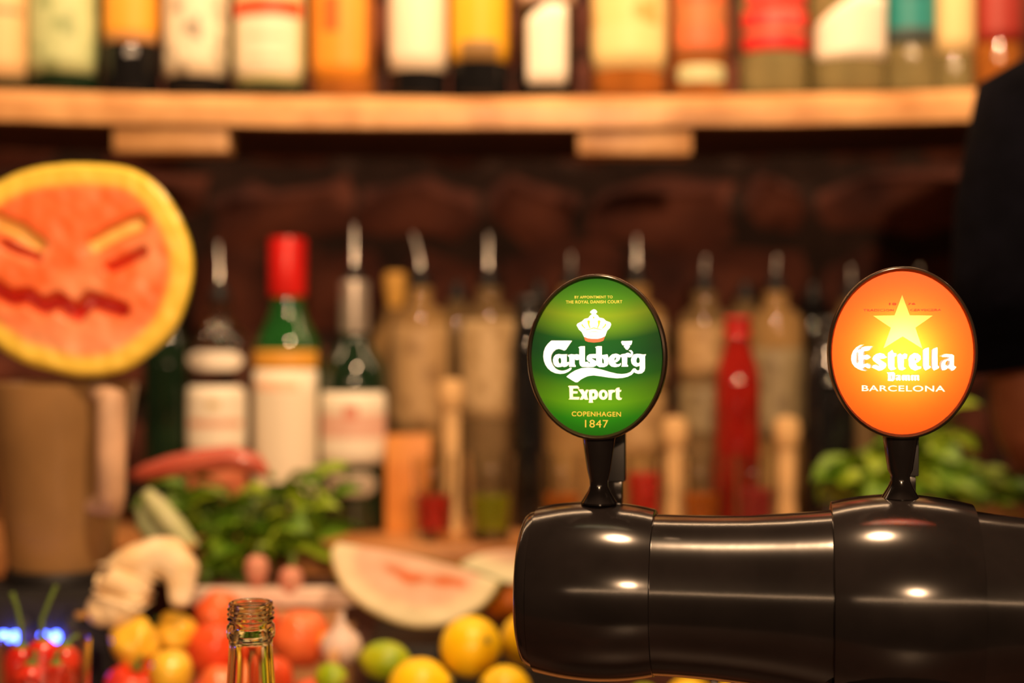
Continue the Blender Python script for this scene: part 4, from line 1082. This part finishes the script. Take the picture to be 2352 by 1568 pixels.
for p in (gpt(188, 1412, -.02), gpt(434, 1255, .012)):
    s = lathe('cut_scar', [(0, -.003), (.006, -.002), (.0065, .002), (0, .003)], scar, ge, 10); s.location = p-ge.location
pep_m = mat('yellow_pepper', (.86, .44, .010), .3, color2=(.90, .60, .06), vscale=14, coat=.3)
tomato(W(310, 1476, 1.255), .024, 'yellow pepper under the ginger root', m=pep_m, rot=(-1.3, .3, .4), name='yellow_pepper', group='yellow peppers by the crate', lobes=4, amp=.24, el=1.1)
tomato(W(402, 1452, 1.300), .021, 'yellow orange pepper at the left side of the crate', m=pep_m, rot=(-1.2, -.4, .9), name='yellow_pepper', group='yellow peppers by the crate', lobes=4, amp=.24, el=1.1)
tomato(W(392, 1540, 1.225), .020, 'small yellow pepper at the bottom edge beside the crate', m=pep_m, rot=(-1.4, .8, .5), name='yellow_pepper', group='yellow peppers by the crate', lobes=4, amp=.12, el=1.25)
# heap of brown potatoes/wood box beneath them
sup = empty('fruit_tray', (X(330, 1.27), 1.265, FC+.0005), 'low dark wooden tray under the ginger and peppers', 'tray')
tw0 = X(205, 1.25)-sup.location.x; tw1 = cx0-.004-sup.location.x
dwood = mat('dark_tray_wood', (.16, .085, .03), .6, var=.25)
box('bottom_board', (tw0, -.075, 0), (tw1, .075, .008), dwood, sup, .0015)
box('front_board', (tw0, -.075, .0085), (tw1, -.067, .030), dwood, sup, .0015)
box('rear_board', (tw0, .067, .0085), (tw1, .075, .060), dwood, sup, .0015)
box('side_board', (tw0, -.066, .0085), (tw0+.008, .066, .045), dwood, sup, .0015)

# ------------------------------------------------------------------ red chillies in a glass at the lower left
Yq = 1.14; jar = empty('chilli_glass', (X(100, Yq), Yq, FC+.0005), 'glass of red chillies at the bottom left corner', 'glass')
hj = Z(1470, Yq)-FC; rj = 105*Yq/FPX
lathe('glass', [(0, 0), (rj*.86, 0), (rj*.90, .004), (rj, hj), (rj-.002, hj), (rj*.90-.0025, .010), (0, .009)], clear, jar, 36)
chm = mat('red_chilli', (.66, .012, .010), .22, color2=(.74, .05, .02), vscale=20, coat=.5)
rnd = random.Random(3)
spec = [(48, 1490, 'left'), (98, 1475, 'tallest'), (150, 1488, 'right'), (72, 1530, 'front left'), (128, 1530, 'front right')]
for n, (px, py, wd) in enumerate(spec):
    top = W(px, py, Yq+(.010 if n < 3 else -.012)); ang = (px-100)*.0032
    e = empty('red_chilli', top, '%s red chilli standing in the corner glass' % wd, 'chilli', 'red chillies in the glass')
    e.rotation_euler = (rnd.uniform(-.12, .12), ang*.5, rnd.uniform(0, 6))
    lathe('pod', [(0, .001), (.006, .002), (.0120, -.003), (.0145, -.012), (.0135, -.028), (.009, -.044), (.004, -.056), (0, -.062)], chm, e, 18)
    lathe('cap', [(.0, .006), (.003, .005), (.007, .001), (.0085, -.003), (.0080, -.004)], calyx_m, e, 12)
    L = .010 if n > 1 else .046
    tube('stalk', [(0, 0, .004), (.001, .001, L*.4), (.005*(-1)**n, .002, L*.75), (.010*(-1)**n, .002, L)], [.0022, .0018, .0017, .0022], stem_m, e, 8)

# ------------------------------------------------------------------ mint
def leaf_mesh(L=.030, Wd=.020):
    vs_, fs = [], []; n = 8
    for i in range(n+1):
        t = i/n; w_ = Wd/2*math.sin(math.pi*min(1, t*.96+.04))**.8*(1-.25*t); zc = .006*math.sin(t*math.pi)-.004*t*t
        for s in (-1, 0, 1): vs_.append((t*L, s*w_, zc+(.0028 if s else 0)+.0008*math.sin(i*2.1+s)))
    for i in range(n):
        for s in range(2):
            a = i*3+s; fs.append((a, a+3, a+4, a+1))
    me = bpy.data.meshes.new('leaf'); me.from_pydata(vs_, [], fs)
    for p in me.polygons: p.use_smooth = True
    return me
LM = []
for m in (leaf_m, leaf2_m):
    for (L, Wd) in ((.032, .022), (.042, .028)):
        me = leaf_mesh(L, Wd); me.materials.append(m); LM.append(me)
def mint(pot, base, stems, seed, lsz=1.0):
    rnd = random.Random(seed); e = pot; off = base-pot.location
    for tip in stems:
        t = Vector(tip)-base; mid_ = t*.5+Vector((rnd.uniform(-.01, .01), rnd.uniform(-.01, .01), .012))
        tube('stem', [off+Vector((t.x*.08, t.y*.08, 0)), off+mid_*.6, off+mid_, off+t], [.0022, .002, .0018, .0012], stem_m, e, 6)
        for j in range(5):
            f = .40+.60*j/4; p = t*f+Vector((0, 0, .010*math.sin(f*3)))
            for s in (0, 1):
                o = bpy.data.objects.new('leaf', LM[rnd.randrange(4)]); COL.objects.link(o); o.parent = e
                az = rnd.uniform(0, 6.28) if j < 4 else s*math.pi+rnd.uniform(-.8, .8)
                o.location = p+off; o.rotation_euler = (rnd.uniform(-.7, .7), rnd.uniform(-.5, .6), az+s*math.pi)
                sc_ = lsz*rnd.uniform(.7, 1.25); o.scale = (sc_, sc_, sc_)
    return e
# a glass of mint behind the crate, another on the right of the back bar
Ym = 1.492
mp = empty('potted_mint', (X(560, Ym), Ym, FC+.0005), 'bushy potted mint growing behind the wooden crate', 'herb', 'potted mint plants')
hp = Z(1322, Ym)-FC
lathe('pot', [(0, 0), (.040, 0), (.042, .004), (.050, hp-.012), (.054, hp-.010), (.054, hp), (.050, hp), (.047, hp-.014), (0, hp-.016)], mat('brown_pot', (.20, .09, .04), .5, var=.2), mp, 36)
lathe('soil', [(0, hp-.0155), (.0462, hp-.0152), (.0462, hp-.009), (0, hp-.007)], mat('soil', (.03, .02, .012), .9, var=.3), mp, 24)
def P(px, py, dy=0): return W(px, py, Ym+dy)
mint(mp, Vector((X(560, Ym), Ym, FC+hp-.008)), [P(345, 1120, -.01), P(400, 1100), P(450, 1105, .02), P(430, 1170, -.03), P(500, 1125, -.02), P(540, 1150, .02), P(560, 1180, -.04), P(600, 1140, .03), P(650, 1130, 0), P(690, 1100, .01), P(735, 1105, -.01),
     P(760, 1150, 0), P(700, 1180, -.03), P(640, 1220, -.045), P(500, 1230, -.045), P(720, 1240, -.02), P(600, 1270, -.05), P(480, 1290, -.05)], 11)
Ym = 1.60
mp2 = empty('potted_mint', (X(2090, Ym), Ym+.01, ST+.0005), 'potted mint on the right behind the stem of the orange badge', 'herb', 'potted mint plants')
lathe('pot', [(0, 0), (.034, 0), (.036, .004), (.044, .040), (.047, .042), (.047, .050), (.044, .050), (.041, .040), (0, .038)], MATS['brown_pot'], mp2, 32)
lathe('soil', [(0, .0385), (.0405, .0388), (.0405, .043), (0, .045)], MATS['soil'], mp2, 24)
mint(mp2, Vector((X(2090, Ym), Ym+.01, ST+.045)), [P(1868, 1110, -.01), P(1895, 1080, 0), P(1880, 1150, -.02), P(1940, 1060, .01), P(1975, 1100, -.03), P(2000, 1040, 0), P(2010, 1130, -.04), P(2150, 960, 0), P(2180, 1000, -.01), P(2140, 1060, -.02), P(2190, 1090, -.03),
     P(2160, 1130, -.04), P(2250, 1110, -.03), P(2300, 1140, -.02), P(2330, 1120, -.01), P(2380, 1150, 0), P(2270, 1160, -.05), P(2060, 1080, .0)], 23, 1.05)

# pale leek leaf, long red pepper and radishes round the mint
Yk = 1.40
pl = empty('leek', W(385, 1250, Yk), 'pale green white leek stalk leaning in front of the mint', 'leek')
q = lambda px, py, dy=0: W(px, py, Yk+dy)-pl.location
tube('stalk', [q(440, 1262), q(400, 1210), q(360, 1165, .006), q(335, 1130, .010)], [.009, .0115, .011, .006], mat('leek_white', (.50, .52, .30), .4, color2=(.34, .40, .16), vscale=30), pl, 14)
tube('leaf_blade', [q(400, 1266, .012), q(365, 1235, .012), q(335, 1200, .014), q(322, 1165, .016)], [.008, .012, .011, .005], mat('leek_green', (.26, .30, .15), .45, color2=(.40, .40, .24), vscale=30), pl, 12)
Yr = 1.44
rp = empty('long_red_pepper', W(460, 1058, Yr), 'long red pepper lying across the top of the mint', 'pepper')
q = lambda px, py, dy=0: W(px, py, Yr+dy)-rp.location
lr = mat('long_pepper_skin', (.36, .05, .03), .4, color2=(.50, .11, .065), vscale=20, coat=.3)
tube('pod', [q(292, 1096), q(330, 1086), q(390, 1072), q(460, 1058), q(530, 1050), q(590, 1066), q(614, 1088)], [.003, .0085, .0115, .0125, .0125, .010, .004], lr, rp, 16)
tube('stalk', [q(610, 1082), q(622, 1092), q(632, 1096)], [.004, .003, .0034], stem_m, rp, 8)
rad_m = mat('radish_skin', (.58, .20, .14), .35, color2=(.66, .34, .24), vscale=40)
for px, py, lb in ((590, 1308, 'left pink radish between mint and crate rim'), (668, 1335, 'right pink radish standing on the crate rim')):
    Yd = 1.405
    r_ = empty('radish', W(px, py, Yd), lb, 'radish', 'pink radishes')
    lathe('root', [(0, -.022), (.002, -.019), (.008, -.012), (.0125, 0), (.011, .009), (.005, .014), (0, .015)], rad_m, r_, 18)
    tube('leaf_stub', [(0, 0, .013), (.002, 0, .020), (.003, .002, .027)], [.003, .0025, .002], stem_m, r_, 8)

# ------------------------------------------------------------------ person in black at the right
YPn = 1.36
px0 = X(2356, YPn)
skin_m = mat('skin', (.17, .05, .022), .55, color2=(.21, .07, .03), vscale=25)
shirt_m = mat('black_shirt', (.002, .002, .004), .95, var=.3, bump=.2, bscale=90, spec=.05)
trou_m = mat('dark_trousers', (.012, .012, .016), .85, var=.3)
hair_m = mat('dark_hair', (.02, .012, .008), .6, var=.3)
shoe_m = mat('black_shoe', (.01, .01, .01), .4, var=.2)
CXp = px0+.195
pe = empty('person', (CXp, YPn, 0), 'person in a black short-sleeved shirt standing at the right edge with bent arm', 'person')
def pj(x, y, z_): return Vector((x, y, z_))
zS = Z(195, YPn)-.030; zE = Z(1008, YPn)
ax_ = px0-CXp
Jb = [pj(0, 0, .95), pj(0, .01, 1.08), pj(0, .0, 1.22), pj(0, -.01, 1.38), pj(0, -.015, 1.50), pj(0, -.005, 1.585), pj(0, .02, 1.66), pj(0, .035, 1.74), pj(0, .03, 1.80),
      pj(-.13, -.01, zS+.01), pj(ax_+.01, -.005, zS-.02), pj(ax_+.004, -.01, (zS+zE)/2), pj(ax_+.005, -.005, zE), pj(ax_+.055, .06, zE-.012), pj(ax_+.10, .135, zE+.005), pj(ax_+.115, .165, zE+.01),
      pj(.13, -.01, zS+.01), pj(-ax_-.01, -.005, zS-.02), pj(-ax_, -.01, (zS+zE)/2), pj(-ax_, -.005, zE), pj(-ax_-.05, .06, zE-.012), pj(-ax_-.10, .135, zE+.005), pj(-ax_-.115, .165, zE+.01),
      pj(-.09, 0, .90), pj(-.10, .01, .52), pj(-.10, -.01, .10), pj(-.105, .11, .045), pj(.09, 0, .90), pj(.10, .01, .52), pj(.10, -.01, .10), pj(.105, .11, .045)]
Eb = [(0, 1), (1, 2), (2, 3), (3, 4), (4, 5), (5, 6), (6, 7), (7, 8), (4, 9), (9, 10), (10, 11), (11, 12), (12, 13), (13, 14), (14, 15), (4, 16), (16, 17), (17, 18), (18, 19), (19, 20), (20, 21), (21, 22),
      (0, 23), (23, 24), (24, 25), (25, 26), (0, 27), (27, 28), (28, 29), (29, 30)]
Rb = [.12, .12, .125, .135, .085, .055, .075, .085, .055, .065, .056, .047, .043, .042, .030, .026, .065, .056, .047, .043, .042, .030, .026, .085, .058, .042, .035, .085, .058, .042, .035]
skin_obj('body', Jb, Eb, Rb, skin_m, pe)
# hands: palm and five bent fingers, rooted at the wrists
for s in (-1, 1):
    wr = Jb[15] if s < 0 else Jb[22]
    d = Vector((-s*.35, .92, .05)).normalized(); side = Vector((s, .35, 0)).normalized()
    J2 = [wr, wr+d*.035, wr+d*.075]; E2 = [(0, 1), (1, 2)]; R2 = [.022, (.032), (.030)]
    skin_obj('palm', J2, E2, R2, skin_m, pe)
    for fi, (off, ln) in enumerate(((-.024, .060), (-.008, .070), (.008, .066), (.024, .052))):
        b0 = wr+d*.085+side*off
        skin_obj('finger', [b0, b0+d*ln*.4+Vector((0, 0, .004)), b0+d*ln*.72-Vector((0, 0, .008)), b0+d*ln*.85-Vector((0, 0, .024))], [(0, 1), (1, 2), (2, 3)], [.0095, .009, .0085, .0075], skin_m, pe)
    b0 = wr+d*.035-side*.028
    skin_obj('thumb', [b0, b0+d*.028-side*.018, b0+d*.055-side*.016-Vector((0, 0, .008))], [(0, 1), (1, 2)], [.012, .0105, .009], skin_m, pe)
# face
nose = lathe('nose', [(0, .020), (.006, .012), (.011, -.004), (.013, -.014), (.008, -.019), (0, -.020)], skin_m, pe, 14); nose.location = (0, .122, 1.71)
for s in (-1, 1):
    eye = lathe('eye', [(0, -.010), (.007, -.007), (.010, 0), (.007, .007), (0, .010)], mat('eye_white', (.7, .68, .62), .2, var=.05), pe, 14); eye.location = (s*.032, .106, 1.735)
    ear = lathe('ear', [(0, -.030), (.008, -.026), (.010, 0), (.009, .022), (0, .030)], skin_m, pe, 12); ear.location = (s*.084, .03, 1.725); ear.scale = (.7, 1.8, 1)
mo = lathe('mouth', [(0, -.006), (.020, -.003), (.024, 0), (.020, .003), (0, .006)], mat('lips', (.30, .07, .05), .4, var=.1), pe, 14); mo.location = (0, .106, 1.668); mo.scale = (1, .35, 1)
hv = lathe('hair', [(.088, 1.70), (.097, 1.745), (.094, 1.80), (.075, 1.845), (.04, 1.866), (0, 1.872)], hair_m, pe, 28); hv.location = (0, .022, 0); hv.scale = (1, 1.08, 1)
# shirt: torso plus sleeves
def ring_loft(name, rings, m, parent, seg=32, caps=False):
    """rings: (centre, rx vector, ry vector)"""
    bm = bmesh.new(); rows = []
    for (c, u, v) in rings:
        rows.append([bm.verts.new(Vector(c)+Vector(u)*math.cos(2*math.pi*i/seg)+Vector(v)*math.sin(2*math.pi*i/seg)) for i in range(seg)])
    for a, b in zip(rows, rows[1:]):
        for i in range(seg): bm.faces.new((a[i], a[(i+1) % seg], b[(i+1) % seg], b[i]))
    if caps: bm.faces.new(rows[-1])
    o = bmobj(name, bm, m, parent)
    sm = o.modifiers.new('s', 'SOLIDIFY'); sm.thickness = .003; sm.offset = 1
    return o
T = [((0, 0, .90), .165, .135), ((0, 0, 1.0), .163, .138), ((0, 0, 1.15), .168, .142), ((0, -.005, 1.30), .178, .148), ((0, -.01, 1.42), .175, .140), ((0, -.012, 1.49), .160, .115), ((0, -.012, 1.535), .11, .085), ((0, -.010, 1.56), .072, .070)]
ring_loft('shirt', [(c, (a, 0, 0), (0, b_, 0)) for c, a, b_ in T], shirt_m, pe, 40)
for s in (-1, 1):
    def sx(v): return Vector((v.x if s < 0 else -v.x, v.y, v.z))
    rings = []
    cth = [(pj(-.10, -.01, zS+.004), .078, 85), (pj(-.15, -.01, zS-.005), .074, 65), (pj(ax_+.010, -.008, zS-.022), .074, 45), (pj(ax_, -.01, zS-.09), .066, 8), (pj(ax_, -.01, zS-.15), .0685, 2), (pj(ax_, -.01, zS-.21), .070, 0),
           (pj(ax_+.001, -.008, Z(760, YPn)), .071, -4), (pj(ax_+.002, -.008, Z(828, YPn)), .0705, -12)]
    for c, r_, tilt in cth:
        t = R(tilt); u = Vector((-math.cos(t), 0, math.sin(t)))*r_; v = Vector((0, r_, 0))
        rings.append((sx(c), sx(u), sx(v)))
    ring_loft('sleeve', rings, shirt_m, pe, 36)
L = []
ring_loft('waistband', [((0, 0, .86), (.160, 0, 0), (0, .132, 0)), ((0, 0, .96), (.158, 0, 0), (0, .132, 0))], trou_m, pe, 36)
for s in (-1, 1):
    ring_loft('trouser_leg', [((s*.082, 0, .90), (.088, 0, 0), (0, .118, 0)), ((s*.090, 0, .75), (.086, 0, 0), (0, .100, 0)), ((s*.10, .01, .52), (.070, 0, 0), (0, .078, 0)), ((s*.10, 0, .28), (.062, 0, 0), (0, .068, 0)), ((s*.10, -.005, .06), (.060, 0, 0), (0, .066, 0))], trou_m, pe, 28)
    ring_loft('shoe', [((s*.103, .05, .001), (.048, 0, 0), (0, .135, 0)), ((s*.103, .05, .025), (.050, 0, 0), (0, .140, 0)), ((s*.103, .045, .055), (.047, 0, 0), (0, .125, 0)), ((s*.102, .01, .085), (.044, 0, 0), (0, .062, 0)), ((s*.101, .0, .10), (.046, 0, 0), (0, .055, 0))], shoe_m, pe, 24, True)
